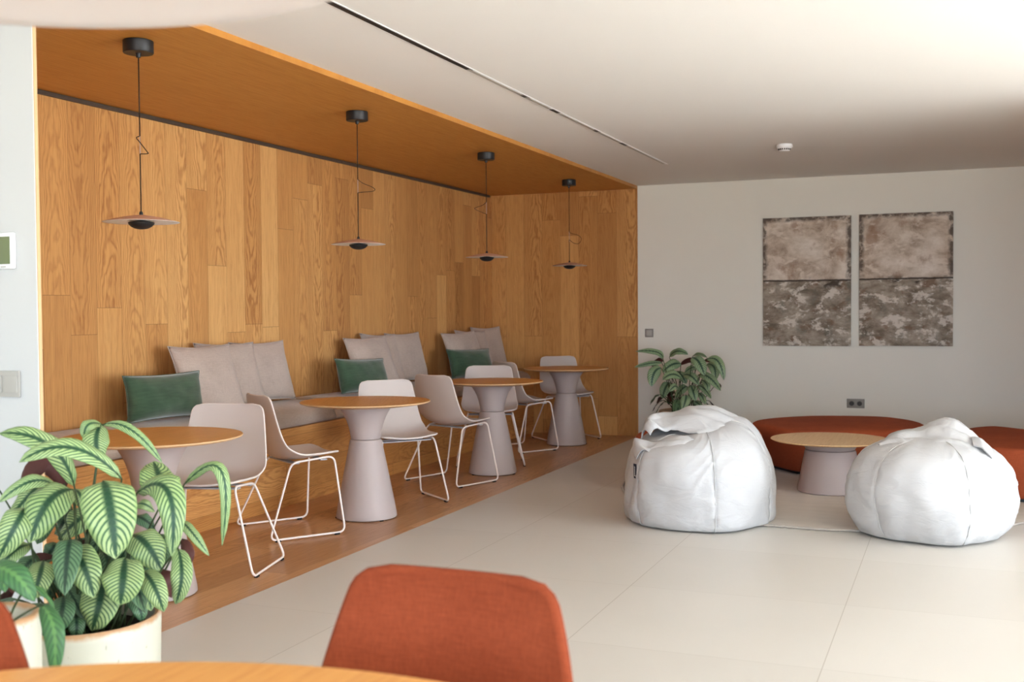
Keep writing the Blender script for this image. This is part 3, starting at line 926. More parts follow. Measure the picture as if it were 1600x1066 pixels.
G = 'rust-orange chairs around the foreground table'
oc = make_chair('rust-orange upholstered chair across the big foreground table, its whole back in view', (-0.862, 1.615, 0), radians(-90.5), G, 'orange', 'orange', 0.026, 'frame', 'upholstered_chair', 'chair', 0.0132,
                [0.187, 0.206, 0.226, 0.244, 0.256, 0.262, 0.262, 0.256, 0.248, 0.238, 0.226, 0.214, 0.204])
dup(oc, (-1.520, 1.140, 0), radians(-41), 'rust-orange chair cut off by the photo edge, beside the small dark-leaved plant', G)

# wide white pendant hanging above the foreground table
t = thing('pendant_lamp', 'very large pale white pendant shade hanging close overhead', 'pendant lamp', (-0.995, 0.874, 0))
lathe('shade', [(0, 1.775), (0.30, 1.765), (0.46, 1.753), (0.494, 1.7495), (0.4985, 1.7515), (0.4995, 1.757), (0.47, 1.785), (0.38, 1.835), (0.22, 1.885), (0.06, 1.905), (0.02, 1.91), (0, 1.91)], 'big_lamp', t, 128, 50)
b = bmesh.new(); add_tube(b, [(0, 0, 1.905), (0, 0, ZC - 0.03)], 0.004, 8); link('cord', b, 'big_lamp', t)
lathe('canopy', [(0, ZC - 0.0005), (0.07, ZC - 0.0005), (0.072, ZC - 0.004), (0.070, ZC - 0.03), (0, ZC - 0.032)], 'white_plastic', t, 40)

# ------------------------------------------------------------------ lounge corner
t = thing('rug', 'round greige flat-woven rug under the low table', 'rug', (-0.83, 8.10, 0))
lathe('pile', [(0, 0.0005), (1.475, 0.0005), (1.475, 0.008), (0, 0.009)], 'rug', t, 160, 30)
b = bmesh.new()
n = 420
pts = []
for k in range(n):
    a = 2 * pi * k / n
    r = 1.486 + 0.004 * sin(k * 1.9) + 0.006 * noise.noise((cos(a) * 9, sin(a) * 9, 0))
    pts.append((r * cos(a), r * sin(a), 0.0095 + 0.0015 * sin(k * 2.6)))
add_tube(b, pts, 0.0075, 6, closed=True)
link('braided_edge', b, 'rug_edge', t)
RZ = 0.009

t = thing('coffee_table', 'low round pale-oak table on the rug between the two white beanbags', 'table', (-0.828, 8.02, RZ))
lathe('tabletop', [(0, 0.350), (0.33, 0.350), (0.398, 0.361), (0.409, 0.366), (0.4115, 0.369), (0.409, 0.372), (0, 0.372)], 'oak_table_pale', t, 96, 30)
lathe('collar', [(0.150, 0.298), (0.167, 0.300), (0.172, 0.306), (0.186, 0.330), (0.196, 0.345), (0.197, 0.3495), (0, 0.3495)], 'mauve', t, 64, 30)
lathe('cone_base', [(0, 0.002), (0.222, 0.002), (0.226, 0.007), (0.2235, 0.03), (0.196, 0.18), (0.176, 0.285), (0.173, 0.293), (0.166, 0.297), (0, 0.297)], 'mauve', t, 64, 30)

def pebble_seat(label, outline, cx, cy, h=0.365):
    t = thing('upholstered_bench', label, 'seat', (cx, cy, 0), 0, 'rust pebble-shaped benches')
    poly = [(p.x - cx, p.y - cy) for p in catmull([(x, y, 0) for x, y in outline], 10, closed=True)]
    bm = bmesh.new()
    add_prism(bm, poly, [(0.075, 0.035), (0.055, 0.040), (0.045, 0.06), (0.022, 0.16), (0.004, 0.26), (0.0, 0.30), (0.006, h - 0.032), (0.018, h - 0.012), (0.036, h - 0.003), (0.055, h)])
    link('upholstery', bm, 'orange_dark', t, True, 75)
    b = bmesh.new(); add_prism(b, poly, [(0.10, 0.011), (0.10, 0.0349)])
    link('plinth', b, 'black_metal', t, False)
    return t
# outlines written point by point on the floor plan; repeated points keep a corner tight
pebble_seat('rust kidney-shaped bench against the back wall behind the low table',
            [(-1.19, 8.65), (-1.36, 8.84), (-1.56, 9.12), (-1.585, 9.32), (-1.49, 9.56), (-1.28, 9.80), (-1.06, 9.92), (-0.64, 9.99), (-0.40, 9.83), (-0.25, 9.55), (-0.225, 9.30), (-0.30, 9.05), (-0.52, 8.84), (-0.82, 8.68), (-1.02, 8.60)], -0.85, 9.25)
pebble_seat('rust bench cut off by the photo edge behind the beanbag at the right',
            [(0.02, 8.55), (0.02, 8.95), (0.12, 9.24), (0.30, 9.36), (0.56, 9.14), (0.82, 8.90), (1.00, 8.60), (1.02, 8.28), (0.88, 8.00), (0.60, 7.89), (0.28, 7.90), (0.10, 8.15)], 0.55, 8.6, 0.375)
pebble_seat('rust bench mostly hidden behind the beanbag nearest the tables',
            [(-1.36, 8.00), (-1.36, 8.40), (-1.52, 8.86), (-1.75, 8.98), (-2.05, 8.80), (-2.24, 8.40), (-2.25, 8.00), (-2.12, 7.66), (-1.85, 7.52), (-1.55, 7.60)], -1.8, 8.25, 0.375)

# ------------------------------------------------------------------ beanbags
def fbm(p, k=3):
    s = 0; a = 1; f = 1
    for _ in range(k):
        s += a * noise.noise(p * f); a *= 0.5; f *= 2.1
    return s

def beanbag(label, loc, prof, seams, seed, squash, top_fn, label_tag=None, lean=(0, 0)):
    t = thing('beanbag', label, 'beanbag', (loc[0], loc[1], 0.001), 0, 'white beanbags')
    H = prof[-1][1]
    cur = catmull([(r, 0, z) for r, z in prof], 6)
    nth = 360
    def pt(th, k, out=0.0):
        p = cur[k]
        r, z = p.x, p.z
        s = z / H
        # panels bulge between the seams
        d = min(abs((th - a + pi) % (2 * pi) - pi) for a in seams)
        groove = math.exp(-(d / 0.07) ** 2) * 0.6 + math.exp(-(d / 0.022) ** 2) * 1.1
        w = Vector((cos(th), sin(th), 0))
        q = Vector((cos(th) * 1.3, sin(th) * 1.3, z * 2.2)) + Vector((seed, 0, 0))
        big = fbm(q * 1.15, 2) * 0.030
        # short creases running away from the seams
        cr = abs(noise.noise(Vector((th * 2.2 + seed, z * 13.0 + 2.5 * sin(th * 2), seed)))) 
        cr = (0.5 - min(0.5, cr * 1.6)) * math.exp(-(d / 0.30) ** 2) * 0.016
        fine = noise.noise(Vector((th * 5 + seed, z * 16, 3.0))) * 0.0035
        pull = -0.006 * groove * (0.25 + 0.75 * sin(pi * min(1, s * 1.05)) ** 0.6)
        low = -0.012 * math.exp(-((z - 0.03) / 0.03) ** 2) * abs(sin(th * 9 + seed)) * 0.6
        rr = r * (1 + squash * cos(2 * (th - 0.5))) + (big + cr + fine + pull + low) * min(1.0, r / 0.25) + out
        dz = top_fn(th, r, s) if top_fn else 0.0
        zz = z + dz
        return Vector((rr * cos(th) + lean[0] * s * s, rr * sin(th) + lean[1] * s * s, max(0.001, zz)))
    bm = bmesh.new()
    M = len(cur)
    rings = []
    for k in range(M):
        if cur[k].x < 0.012:
            p = Vector((0, 0, 0))
            for q_ in range(8):
                p += pt(2 * pi * q_ / 8, k) / 8
            rings.append([bm.verts.new(p)])
        else:
            rings.append([bm.verts.new(pt(2 * pi * i / nth, k)) for i in range(nth)])
    for a, b in zip(rings, rings[1:]):
        if len(a) == 1 and len(b) == 1:
            continue
        for i in range(nth):
            i2 = (i + 1) % nth
            if len(a) == 1:
                bm.faces.new((a[0], b[i2], b[i]))
            elif len(b) == 1:
                bm.faces.new((a[i], a[i2], b[0]))
            else:
                bm.faces.new((a[i], a[i2], b[i2], b[i]))
    link('body', bm, 'white_bag', t)
    for a in seams:
        pts = [pt(a + 0.003 * noise.noise(Vector((k * 0.3, seed, a))), k, 0.0024) for k in range(4, M - 9)]
        b = bmesh.new(); add_tube(b, pts, 0.0034, 6)
        link('seam', b, 'bag_seam', t)
    if label_tag:
        th, z, rot = label_tag
        k = min(range(M), key=lambda q_: abs(cur[q_].z - z) + (0 if q_ > 6 else 9))
        p = pt(th, k, 0.004)
        p2 = pt(th, k + 2, 0.004)
        upv = (p2 - p).normalized()
        nrm = Vector((cos(th), sin(th), 0.05)).normalized()
        side = upv.cross(nrm).normalized()
        b = bmesh.new()
        def quadbox(c_, hw, hh, dp):
            vs = []
            for dn in (0, dp):
                for su, sv in ((-1, -1), (1, -1), (1, 1), (-1, 1)):
                    vs.append(b.verts.new(c_ + side * hw * su + upv * hh * sv + nrm * dn))
            for f in ((0, 1, 2, 3), (4, 7, 6, 5), (0, 4, 5, 1), (1, 5, 6, 2), (2, 6, 7, 3), (3, 7, 4, 0)):
                b.faces.new([vs[i] for i in f])
        quadbox(p, 0.0165, 0.044, 0.004)
        lb = link('label', b, 'label', t, False)
        b = bmesh.new()
        # tiny woven lettering running up the label
        c0 = p + nrm * 0.0042
        for i_, (o_, hh_, hw_) in enumerate(((-0.026, 0.0045, 0.0075), (-0.015, 0.0035, 0.0055), (-0.005, 0.0035, 0.0055), (0.005, 0.0035, 0.0055), (0.014, 0.0030, 0.0055), (0.024, 0.0045, 0.0070))):
            quadbox(c0 + upv * o_ + side * (-0.003), hw_ * 0.30, hh_, 0.0008)
            quadbox(c0 + upv * (o_ - hh_ * 0.6) + side * 0.002, hw_ * 0.8, 0.0011, 0.0008)
        link('lettering', b, 'label_text', lb, False)
    return t, pt, cur

def crumple(name, t, rows, mat='white_bag', th=0.006):
    """a loose sheet of cloth given as a grid of points (rows), smoothed and given thickness"""
    R, K = len(rows), len(rows[0])
    fine = [catmull(r, 8) for r in rows]
    cols = [catmull([fine[i][j] for i in range(R)], 8) for j in range(len(fine[0]))]
    bm = bmesh.new()
    V = [[bm.verts.new(p + Vector((0, 0, 1)) * (0.040 * (0.28 - abs(noise.noise(Vector((p.x * 4.5 + 3 * p.y, p.y * 12.0, p.z * 8.0))))) + 0.008 * (0.3 - abs(noise.noise(p * 19.0))))) for p in c] for c in cols]
    for a, b in zip(V, V[1:]):
        for i in range(len(a) - 1):
            bm.faces.new((a[i], b[i], b[i + 1], a[i + 1]))
    o = link(name, bm, mat, t)
    md = o.modifiers.new('thickness', 'SOLIDIFY'); md.thickness = th; md.offset = 0
    return o

# nearer the tables: tall-sided, with the empty upper cloth folded over a dark pocket
S1 = [radians(a) for a in (-131.5, -66, -4, 56, 118, 172)]
def top1(th, r, s):
    # crown higher at the back and right, dented at the front
    k = max(0.0, 1 - r / 0.36)
    return (0.055 * cos(th - radians(50)) * min(1, max(0, (s - 0.75) / 0.2)) * min(1, r / 0.15)) + 0.02 * noise.noise(Vector((cos(th) * 2, sin(th) * 2, r * 9))) * k
P1 = [(0.0, 0.001), (0.30, 0.001), (0.400, 0.006), (0.436, 0.03), (0.449, 0.09), (0.455, 0.18), (0.452, 0.29), (0.440, 0.37), (0.415, 0.44), (0.375, 0.505), (0.315, 0.555), (0.235, 0.59), (0.12, 0.605), (0.0, 0.605)]
b1, pt1, cur1 = beanbag('white beanbag with a small navy label, nearer the cafe tables', (-1.470, 6.690, 0), P1, S1, 4.2, 0.012, top1, (radians(-136.5), 0.335, 0))
def L1(px, py, dz):
    """point in the bag's own frame: right / away as seen from the front, height"""
    ca, sa = cos(radians(12)), sin(radians(12))
    return Vector((px * ca - py * sa, px * sa + py * ca, dz))
crumple('folded_cloth', b1, [
    [L1(-0.355, -0.04, 0.50), L1(-0.335, 0.02, 0.56), L1(-0.27, 0.10, 0.57), L1(-0.15, 0.20, 0.60), L1(0.00, 0.28, 0.61), L1(0.16, 0.29, 0.585), L1(0.29, 0.22, 0.52), L1(0.365, 0.12, 0.455)],
    [L1(-0.345, -0.08, 0.545), L1(-0.325, -0.05, 0.635), L1(-0.25, 0.02, 0.648), L1(-0.14, 0.07, 0.668), L1(0.00, 0.13, 0.690), L1(0.15, 0.12, 0.672), L1(0.27, 0.06, 0.600), L1(0.365, 0.00, 0.500)],
    [L1(-0.335, -0.12, 0.560), L1(-0.305, -0.09, 0.640), L1(-0.22, -0.05, 0.622), L1(-0.12, -0.05, 0.652), L1(0.01, -0.02, 0.680), L1(0.14, -0.02, 0.655), L1(0.25, -0.06, 0.590), L1(0.34, -0.12, 0.505)],
    [L1(-0.315, -0.15, 0.555), L1(-0.285, -0.14, 0.610), L1(-0.20, -0.12, 0.585), L1(-0.11, -0.13, 0.612), L1(-0.01, -0.15, 0.610), L1(0.10, -0.16, 0.590), L1(0.20, -0.18, 0.545), L1(0.29, -0.22, 0.485)],
    [L1(-0.295, -0.17, 0.535), L1(-0.265, -0.16, 0.575), L1(-0.19, -0.13, 0.560), L1(-0.12, -0.15, 0.572), L1(-0.03, -0.20, 0.555), L1(0.08, -0.24, 0.535), L1(0.17, -0.26, 0.500), L1(0.25, -0.28, 0.450)],
], th=0.008)
crumple('folded_cloth', b1, [
    [L1(-0.40, -0.13, 0.435), L1(-0.385, -0.16, 0.515), L1(-0.30, -0.20, 0.500), L1(-0.21, -0.22, 0.535), L1(-0.12, -0.24, 0.550), L1(-0.03, -0.26, 0.530), L1(0.06, -0.275, 0.515)],
    [L1(-0.39, -0.17, 0.42), L1(-0.365, -0.21, 0.495), L1(-0.29, -0.25, 0.472), L1(-0.20, -0.28, 0.500), L1(-0.11, -0.29, 0.528), L1(-0.02, -0.30, 0.508), L1(0.07, -0.31, 0.495)],
    [L1(-0.375, -0.21, 0.39), L1(-0.34, -0.26, 0.455), L1(-0.27, -0.30, 0.445), L1(-0.18, -0.325, 0.468), L1(-0.10, -0.33, 0.480), L1(-0.01, -0.335, 0.470), L1(0.08, -0.34, 0.460)],
], th=0.007)

# farther right: rounder, with a peaked flap lying on top
S2 = [radians(a) for a in (-129, -62, 4, 62, 122, -176)]
P2 = [(0.0, 0.001), (0.25, 0.001), (0.350, 0.008), (0.392, 0.04), (0.424, 0.10), (0.446, 0.18), (0.452, 0.26), (0.440, 0.34), (0.412, 0.415), (0.365, 0.475), (0.295, 0.52), (0.20, 0.55), (0.09, 0.565), (0.0, 0.566)]
b2, pt2, cur2 = beanbag('white beanbag with a peaked fold on top, farther from the cafe tables', (-0.138, 6.745, 0), P2, S2, 9.1, 0.02, None)
crumple('folded_cloth', b2, [
    [L1(-0.30, 0.02, 0.505), L1(-0.20, 0.10, 0.555), L1(-0.08, 0.18, 0.575), L1(0.04, 0.24, 0.575), L1(0.16, 0.24, 0.550), L1(0.27, 0.18, 0.510), L1(0.35, 0.08, 0.45)],
    [L1(-0.30, -0.06, 0.515), L1(-0.19, -0.01, 0.572), L1(-0.07, 0.04, 0.588), L1(0.03, 0.08, 0.632), L1(0.13, 0.08, 0.655), L1(0.22, 0.04, 0.590), L1(0.32, -0.02, 0.490)],
    [L1(-0.28, -0.12, 0.510), L1(-0.18, -0.10, 0.555), L1(-0.07, -0.07, 0.570), L1(0.03, -0.04, 0.612), L1(0.13, -0.04, 0.634), L1(0.21, -0.08, 0.575), L1(0.29, -0.13, 0.495)],
    [L1(-0.25, -0.18, 0.495), L1(-0.16, -0.17, 0.528), L1(-0.06, -0.15, 0.548), L1(0.03, -0.15, 0.558), L1(0.12, -0.16, 0.560), L1(0.20, -0.18, 0.530), L1(0.26, -0.20, 0.480)],
    [L1(-0.20, -0.23, 0.480), L1(-0.12, -0.23, 0.510), L1(-0.04, -0.23, 0.522), L1(0.04, -0.24, 0.518), L1(0.12, -0.25, 0.510), L1(0.19, -0.26, 0.498), L1(0.24, -0.26, 0.470)],
], th=0.008)
crumple('folded_flap', b2, [
    [L1(0.20, -0.10, 0.572), L1(0.245, -0.12, 0.560), L1(0.29, -0.14, 0.520)],
    [L1(0.19, -0.16, 0.562), L1(0.235, -0.185, 0.560), L1(0.285, -0.20, 0.510)],
    [L1(0.185, -0.215, 0.53), L1(0.23, -0.245, 0.525), L1(0.275, -0.25, 0.478)],
], th=0.012)

# ------------------------------------------------------------------ potted plants
def add_leaf(bm, uvl, B, Mc, T, w, kind, view, nseg=14, nw=8):
    B, Mc, T = Vector(B), Vector(Mc), Vector(T)
    fold = 0.16 + 0.14 * random.random()
    wavep = random.random() * 6
    top, bot = [], []
    for i in range(nseg + 1):
        t = i / nseg
        p = B * (1 - t) ** 2 + Mc * 2 * t * (1 - t) + T * t * t
        tg = ((Mc - B) * (1 - t) + (T - Mc) * t).normalized()
        side = tg.cross(view).normalized()
        nor = side.cross(tg).normalized()
        hw = w / 2 * 1.06 * (max(0.0, t) ** 0.52) * (max(0.0, 1 - t) ** 0.60) * 2.05
        hw = max(hw, 0.0008)
        ra, rb = [], []
        for j in range(nw + 1):
            u = -1 + 2 * j / nw
            hgt = (fold * abs(u) - 0.30 * u * u) * hw + 0.05 * w * sin(t * 15 + wavep + (2 if u > 0 else 0)) * u * u
            q = p + side * (hw * u) + nor * hgt
            uv = (u * 0.5 + 0.5, t)
            ra.append((bm.verts.new(q), uv)); rb.append((bm.verts.new(q - nor * 0.0012), uv))
        top.append(ra); bot.append(rb)
    def quad(a, b, c, d, mi):
        try:
            f = bm.faces.new((a[0], b[0], c[0], d[0]))
        except ValueError:
            return
        f.material_index = mi
        for lp, v in zip(f.loops, (a, b, c, d)):
            lp[uvl].uv = v[1]
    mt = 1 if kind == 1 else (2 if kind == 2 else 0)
    for i in range(nseg):
        for j in range(nw):
            quad(top[i][j], top[i][j + 1], top[i + 1][j + 1], top[i + 1][j], mt)
            quad(bot[i][j], bot[i + 1][j], bot[i + 1][j + 1], bot[i][j + 1], 1)
    for i in range(nseg):
        quad(top[i][0], top[i + 1][0], bot[i + 1][0], bot[i][0], 1)
        quad(top[i][nw], bot[i][nw], bot[i + 1][nw], top[i + 1][nw], 1)

def plant(label, loc, r_rim, h, leaves, mats, pot_mat='pot', r_base=0.82, thick=0.018, stem_r=0.0032, extra=0, spread=0.3):
    t = thing('potted_plant', label, 'plant', loc, 0)
    rb = r_rim * r_base
    P = [(0, 0.0), (rb * 0.94, 0.0), (rb, 0.012), (r_rim * 0.93, h * 0.30), (r_rim * 0.985, h * 0.6), (r_rim, h - 0.03), (r_rim * 1.0, h - 0.008), (r_rim - thick * 0.35, h), (r_rim - thick * 0.8, h - 0.002), (r_rim - thick, h - 0.012), (r_rim - thick * 1.1, h - 0.08), (0, h - 0.085)]
    bm = bmesh.new(); add_lathe(bm, [(r, z - h) for r, z in P], 72)
    po = link('pot', bm, pot_mat, t, True, 60); po.location = (0, 0, h)
    bm = bmesh.new()
    add_lathe(bm, [(0, h - 0.05), (r_rim * 0.4, h - 0.048), (r_rim - thick * 1.15, h - 0.055), (r_rim - thick * 1.15, h - 0.075)], 40)
    for v in bm.verts:
        v.co.z += 0.006 * noise.noise(v.co * 40)
    link('soil', bm, 'soil', t)
    view = (Vector((0, 0, 1.32)) - Vector((loc[0], loc[1], h + 0.25))).normalized()
    bm = bmesh.new(); uvl = bm.loops.layers.uv.new('UVMap')
    bs = bmesh.new()
    O = Vector(loc)
    for L in leaves:
        B, Mc, T, w, kind = Vector(L[0:3]) - O, Vector(L[3:6]) - O, Vector(L[6:9]) - O, L[9], L[10]
        vv = (view + Vector((0, 0, 0.55)) + Vector((random.uniform(-.2, .2), random.uniform(-.2, .2), 0))).normalized()
        add_leaf(bm, uvl, B, Mc, T, w, kind, vv)
        # stalk from the soil to the blade
        a = random.uniform(0, 2 * pi); rr = r_rim * 0.55 * sqrt(random.random())
        g = Vector((rr * cos(a) * 0.8 + B.x * 0.25, rr * sin(a) * 0.8 + B.y * 0.25, h - 0.055))
        lim = r_rim - thick * 1.4
        if Vector((g.x, g.y)).length > lim:
            s_ = lim / Vector((g.x, g.y)).length; g.x *= s_; g.y *= s_
        mid = g * 0.45 + B * 0.55 + Vector((0, 0, 0.10 * (B.z - g.z)))
        pts = [g * (1 - q) ** 2 + mid * 2 * q * (1 - q) + B * q * q for q in [i / 10 for i in range(11)]]
        pts.append(B + (Mc - B) * 0.10)
        add_tube(bs, pts, [stem_r * (1.25 - 0.5 * i / 11) for i in range(12)], 6)
    for k in range(extra):
        a = random.uniform(0, 2 * pi); el = random.uniform(0.1, 0.9)
        rr = r_rim * random.uniform(0.2, 0.6)
        g = Vector((rr * 0.6 * cos(a), rr * 0.6 * sin(a), h - 0.055))
        B = Vector((cos(a) * (rr + spread * 0.35), sin(a) * (rr + spread * 0.30) - spread * 0.05, h + spread * (0.15 + 0.9 * el)))
        T = B + Vector((cos(a) * spread * 0.38, sin(a) * spread * 0.38, -spread * random.uniform(0.15, 0.5)))
        Mc = (B + T) / 2 + Vector((0, 0, spread * 0.22))
        add_leaf(bm, uvl, B, Mc, T, spread * 0.26, 2, Vector((0, 0, 1)))
        mid = g * 0.5 + B * 0.5 + Vector((0, 0, 0.05))
        add_tube(bs, [g * (1 - q) ** 2 + mid * 2 * q * (1 - q) + B * q * q for q in [i / 8 for i in range(9)]], stem_r, 6)
    me_o = bpy.data.meshes.new('foliage')
    bm.to_mesh(me_o); bm.free()
    for m in mats:
        me_o.materials.append(MAT[m])
    for p in me_o.polygons:
        p.use_smooth = True
    fo = bpy.data.objects.new('foliage', me_o); C.objects.link(fo); fo.parent = t
    fo['kind'] = 'stuff'
    link('stems', bs, 'stem', t)
    return t

BIG_LEAVES = [
    (-2.271, 2.464, 0.833, -2.174, 2.382, 0.822, -2.165, 2.392, 0.631, 0.148, 0),
    (-2.257, 2.523, 0.832, -2.28, 2.355, 1.007, -2.392, 2.277, 0.906, 0.065, 0),
    (-2.497, 2.586, 0.787, -2.433, 2.467, 0.978, -2.594, 2.391, 0.967, 0.076, 0),
    (-2.494, 2.701, 0.964, -2.456, 2.615, 0.928, -2.457, 2.659, 0.854, 0.08, 0),
    (-2.488, 2.703, 0.964, -2.363, 2.681, 0.999, -2.314, 2.77, 0.841, 0.034, 0),
    (-2.498, 2.711, 0.963, -2.481, 2.612, 0.995, -2.507, 2.641, 0.926, 0.04, 0),
    (-2.273, 2.73, 0.745, -2.273, 2.711, 0.797, -2.374, 2.8, 0.839, 0.125, 0),
    (-2.25, 2.578, 0.781, -2.043, 2.527, 0.902, -2.068, 2.507, 0.621, 0.086, 0),
    (-2.218, 2.753, 0.782, -2.006, 2.746, 0.975, -2.078, 2.751, 0.602, 0.043, 0),
    (-2.199, 2.704, 0.683, -2.117, 2.639, 0.686, -2.082, 2.694, 0.582, 0.035, 0),
    (-2.137, 2.619, 0.618, -2.054, 2.554, 0.556, -2.11, 2.571, 0.465, 0.062, 0),
    (-2.211, 2.555, 0.554, -2.116, 2.487, 0.558, -2.108, 2.518, 0.455, 0.067, 0),
    (-2.316, 2.623, 0.643, -2.215, 2.572, 0.661, -2.201, 2.623, 0.543, 0.108, 0),
    (-2.246, 2.52, 0.601, -2.183, 2.439, 0.569, -2.21, 2.456, 0.483, 0.115, 0),
    (-2.398, 2.46, 0.632, -2.286, 2.394, 0.637, -2.272, 2.42, 0.506, 0.096, 0),
    (-2.362, 2.557, 0.529, -2.291, 2.472, 0.485, -2.337, 2.477, 0.388, 0.113, 0),
    (-2.404, 2.484, 0.798, -2.387, 2.359, 0.821, -2.426, 2.342, 0.668, 0.118, 0),
    (-2.472, 2.489, 0.799, -2.42, 2.363, 0.88, -2.51, 2.311, 0.781, 0.044, 0),
    (-2.477, 2.378, 0.757, -2.415, 2.298, 0.753, -2.493, 2.291, 0.627, 0.087, 0),
    (-2.493, 2.661, 0.695, -2.482, 2.581, 0.695, -2.578, 2.602, 0.613, 0.084, 0),
    (-2.452, 2.415, 0.599, -2.387, 2.341, 0.588, -2.432, 2.355, 0.504, 0.077, 0),
    (-2.428, 2.464, 0.485, -2.356, 2.392, 0.478, -2.4, 2.408, 0.393, 0.071, 2),
    (-2.428, 2.506, 0.436, -2.346, 2.437, 0.421, -2.38, 2.458, 0.363, 0.049, 2),
    (-2.596, 2.653, 0.763, -2.579, 2.565, 0.949, -2.694, 2.56, 0.764, 0.076, 1),
    (-2.589, 2.596, 0.557, -2.565, 2.507, 0.6, -2.681, 2.503, 0.526, 0.028, 1),
    (-2.254, 2.787, 0.603, -2.17, 2.73, 0.579, -2.232, 2.761, 0.51, 0.04, 1),
    (-2.3, 2.733, 0.518, -2.22, 2.681, 0.515, -2.253, 2.728, 0.431, 0.048, 1),
    (-2.492, 2.525, 0.506, -2.39, 2.453, 0.513, -2.372, 2.485, 0.413, 0.038, 2),
    (-2.506, 2.416, 0.64, -2.464, 2.322, 0.663, -2.527, 2.319, 0.583, 0.055, 0),
    (-2.534, 2.625, 0.771, -2.455, 2.573, 0.772, -2.49, 2.619, 0.711, 0.051, 0),
    (-2.361, 2.693, 0.718, -2.289, 2.65, 0.748, -2.302, 2.717, 0.698, 0.036, 0),
    (-2.4, 2.73, 0.677, -2.321, 2.688, 0.688, -2.334, 2.756, 0.632, 0.048, 2),
    (-2.599, 2.545, 0.788, -2.538, 2.471, 0.795, -2.645, 2.469, 0.696, 0.066, 0),
    (-2.624, 2.694, 0.692, -2.573, 2.627, 0.666, -2.65, 2.659, 0.614, 0.061, 2),
    (-2.544, 2.723, 0.599, -2.495, 2.657, 0.586, -2.51, 2.712, 0.502, 0.081, 2),
    (-2.619, 2.638, 0.59, -2.585, 2.578, 0.595, -2.656, 2.621, 0.53, 0.052, 2),
    (-2.545, 2.636, 0.592, -2.52, 2.562, 0.589, -2.609, 2.588, 0.557, 0.048, 2),
    (-2.467, 2.733, 0.603, -2.383, 2.681, 0.604, -2.411, 2.731, 0.516, 0.073, 2),
    (-2.489, 2.634, 0.501, -2.455, 2.564, 0.5, -2.514, 2.6, 0.427, 0.059, 2),
    (-2.365, 2.752, 0.586, -2.292, 2.696, 0.583, -2.329, 2.743, 0.51, 0.06, 2),
    (-2.319, 2.774, 0.687, -2.238, 2.732, 0.681, -2.305, 2.777, 0.602, 0.048, 2),
    (-2.59, 2.434, 0.577, -2.536, 2.36, 0.593, -2.619, 2.366, 0.523, 0.064, 0),
    (-2.676, 2.46, 0.797, -2.651, 2.373, 0.802, -2.714, 2.387, 0.672, 0.076, 0),
    (-2.449, 2.678, 0.665, -2.402, 2.612, 0.648, -2.489, 2.637, 0.576, 0.068, 2),
    (-2.407, 2.714, 0.591, -2.299, 2.661, 0.555, -2.36, 2.686, 0.47, 0.068, 2),
    (-2.537, 2.66, 0.552, -2.517, 2.583, 0.545, -2.577, 2.618, 0.447, 0.064, 2),
    (-2.392, 2.653, 0.525, -2.285, 2.602, 0.506, -2.309, 2.64, 0.417, 0.063, 2),
    (-2.481, 2.683, 0.571, -2.383, 2.627, 0.541, -2.434, 2.655, 0.441, 0.072, 2),
    (-2.616, 2.611, 0.696, -2.572, 2.544, 0.701, -2.64, 2.576, 0.601, 0.068, 2),
    (-2.324, 2.703, 0.559, -2.247, 2.65, 0.537, -2.313, 2.682, 0.445, 0.055, 2),
    (-2.496, 2.588, 0.501, -2.387, 2.538, 0.48, -2.448, 2.562, 0.4, 0.058, 2),
    (-2.346, 2.627, 0.466, -2.231, 2.569, 0.458, -2.255, 2.596, 0.391, 0.05, 2),
    (-2.605, 2.546, 0.57, -2.578, 2.464, 0.576, -2.637, 2.488, 0.493, 0.058, 2),
    (-2.548, 2.59, 0.546, -2.52, 2.513, 0.541, -2.564, 2.548, 0.445, 0.059, 2),
    (-2.291, 2.607, 0.514, -2.177, 2.54, 0.511, -2.19, 2.56, 0.44, 0.053, 0),
    (-2.515, 2.696, 0.739, -2.423, 2.649, 0.747, -2.46, 2.695, 0.671, 0.06, 2),
    (-2.333, 2.745, 0.62, -2.241, 2.697, 0.621, -2.286, 2.74, 0.534, 0.052, 2),
]
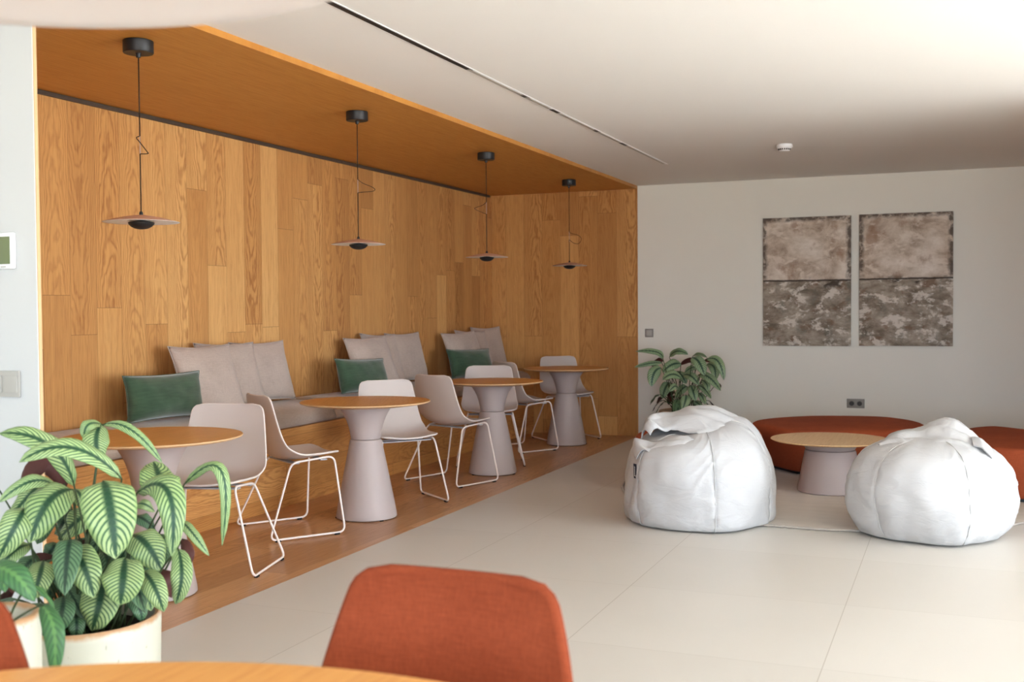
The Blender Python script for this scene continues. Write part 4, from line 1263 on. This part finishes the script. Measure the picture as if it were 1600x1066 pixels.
SMALL_LEAVES = [
    (-2.588, 10.191, 0.83, -2.57, 10.111, 0.931, -2.836, 10.111, 0.904, 0.065, 0),
    (-2.624, 10.283, 0.788, -2.707, 10.203, 0.801, -2.875, 10.203, 0.746, 0.052, 0),
    (-2.617, 10.231, 0.742, -2.687, 10.151, 0.736, -2.691, 10.151, 0.568, 0.117, 0),
    (-2.441, 10.301, 0.778, -2.506, 10.221, 0.808, -2.602, 10.221, 0.7, 0.11, 0),
    (-2.555, 10.308, 0.843, -2.475, 10.228, 0.945, -2.356, 10.228, 0.873, 0.072, 0),
    (-2.299, 10.14, 0.847, -2.209, 10.06, 0.851, -2.162, 10.06, 0.686, 0.121, 0),
    (-2.157, 10.124, 0.832, -2.006, 10.044, 0.896, -1.981, 10.044, 0.649, 0.082, 0),
    (-2.204, 10.371, 0.777, -2.089, 10.291, 0.788, -2.114, 10.291, 0.625, 0.097, 0),
    (-2.252, 10.198, 0.683, -2.134, 10.118, 0.716, -2.025, 10.118, 0.542, 0.089, 0),
    (-2.415, 10.19, 0.65, -2.479, 10.11, 0.736, -2.574, 10.11, 0.634, 0.09, 0),
    (-2.577, 10.419, 0.59, -2.608, 10.339, 0.573, -2.633, 10.339, 0.439, 0.112, 0),
    (-2.407, 10.261, 0.676, -2.315, 10.181, 0.706, -2.242, 10.181, 0.587, 0.09, 0),
    (-2.396, 10.371, 0.559, -2.418, 10.291, 0.57, -2.496, 10.291, 0.452, 0.085, 0),
    (-2.34, 10.263, 0.58, -2.298, 10.183, 0.541, -2.274, 10.183, 0.436, 0.09, 0),
    (-2.29, 10.312, 0.572, -2.205, 10.232, 0.591, -2.139, 10.232, 0.459, 0.077, 0),
    (-2.361, 10.165, 0.496, -2.336, 10.085, 0.463, -2.379, 10.085, 0.363, 0.096, 0),
    (-2.277, 10.31, 0.505, -2.22, 10.23, 0.494, -2.193, 10.23, 0.404, 0.065, 0),
    (-2.343, 10.38, 0.418, -2.287, 10.3, 0.426, -2.226, 10.3, 0.355, 0.059, 0),
    (-2.43, 10.277, 0.412, -2.455, 10.197, 0.442, -2.498, 10.197, 0.368, 0.065, 0),
    (-2.302, 10.342, 0.74, -2.324, 10.262, 0.769, -2.401, 10.262, 0.695, 0.065, 0),
    (-2.334, 10.321, 0.851, -2.264, 10.241, 0.91, -2.176, 10.241, 0.844, 0.039, 0),
    (-2.428, 10.139, 0.55, -2.439, 10.059, 0.616, -2.494, 10.059, 0.531, 0.07, 0),
    (-2.49, 10.347, 0.707, -2.415, 10.267, 0.676, -2.384, 10.267, 0.591, 0.078, 0),
    (-2.528, 10.297, 0.746, -2.527, 10.217, 0.689, -2.571, 10.217, 0.627, 0.078, 0),
    (-2.225, 10.21, 0.634, -2.141, 10.13, 0.622, -2.147, 10.13, 0.533, 0.064, 0),
    (-2.326, 10.42, 0.791, -2.375, 10.38, 0.845, -2.482, 10.42, 0.759, 0.055, 1),
    (-2.646, 10.42, 0.8, -2.68, 10.38, 0.83, -2.762, 10.42, 0.743, 0.062, 1),
    (-2.257, 10.42, 0.792, -2.172, 10.38, 0.859, -2.116, 10.42, 0.739, 0.049, 1),
    (-2.245, 10.42, 0.602, -2.209, 10.38, 0.565, -2.203, 10.42, 0.461, 0.037, 1),
    (-2.122, 10.42, 0.586, -2.084, 10.38, 0.586, -2.086, 10.42, 0.544, 0.031, 1),
]
NEAR_LEAVES = [
    (-2.085, 1.888, 0.725, -1.969, 1.854, 0.757, -1.946, 1.888, 0.66, 0.059, 2),
    (-2.01, 1.969, 0.625, -1.909, 1.927, 0.614, -1.943, 1.937, 0.468, 0.048, 2),
    (-2.135, 1.92, 0.695, -2.056, 1.898, 0.749, -2.069, 1.947, 0.672, 0.039, 2),
]


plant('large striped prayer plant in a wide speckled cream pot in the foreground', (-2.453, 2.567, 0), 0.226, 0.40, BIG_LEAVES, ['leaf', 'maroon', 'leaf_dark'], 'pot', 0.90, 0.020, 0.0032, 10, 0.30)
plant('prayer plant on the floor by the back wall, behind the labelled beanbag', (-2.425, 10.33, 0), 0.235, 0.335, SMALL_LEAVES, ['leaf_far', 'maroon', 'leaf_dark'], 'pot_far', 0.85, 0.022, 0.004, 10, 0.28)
plant('small deep-green plant in a narrow cream pot beside the cut-off rust chair', (-2.305, 2.085, 0), 0.125, 0.545, NEAR_LEAVES, ['leaf_plain', 'maroon', 'leaf_plain'], 'pot', 0.86, 0.024, 0.003, 5, 0.15)
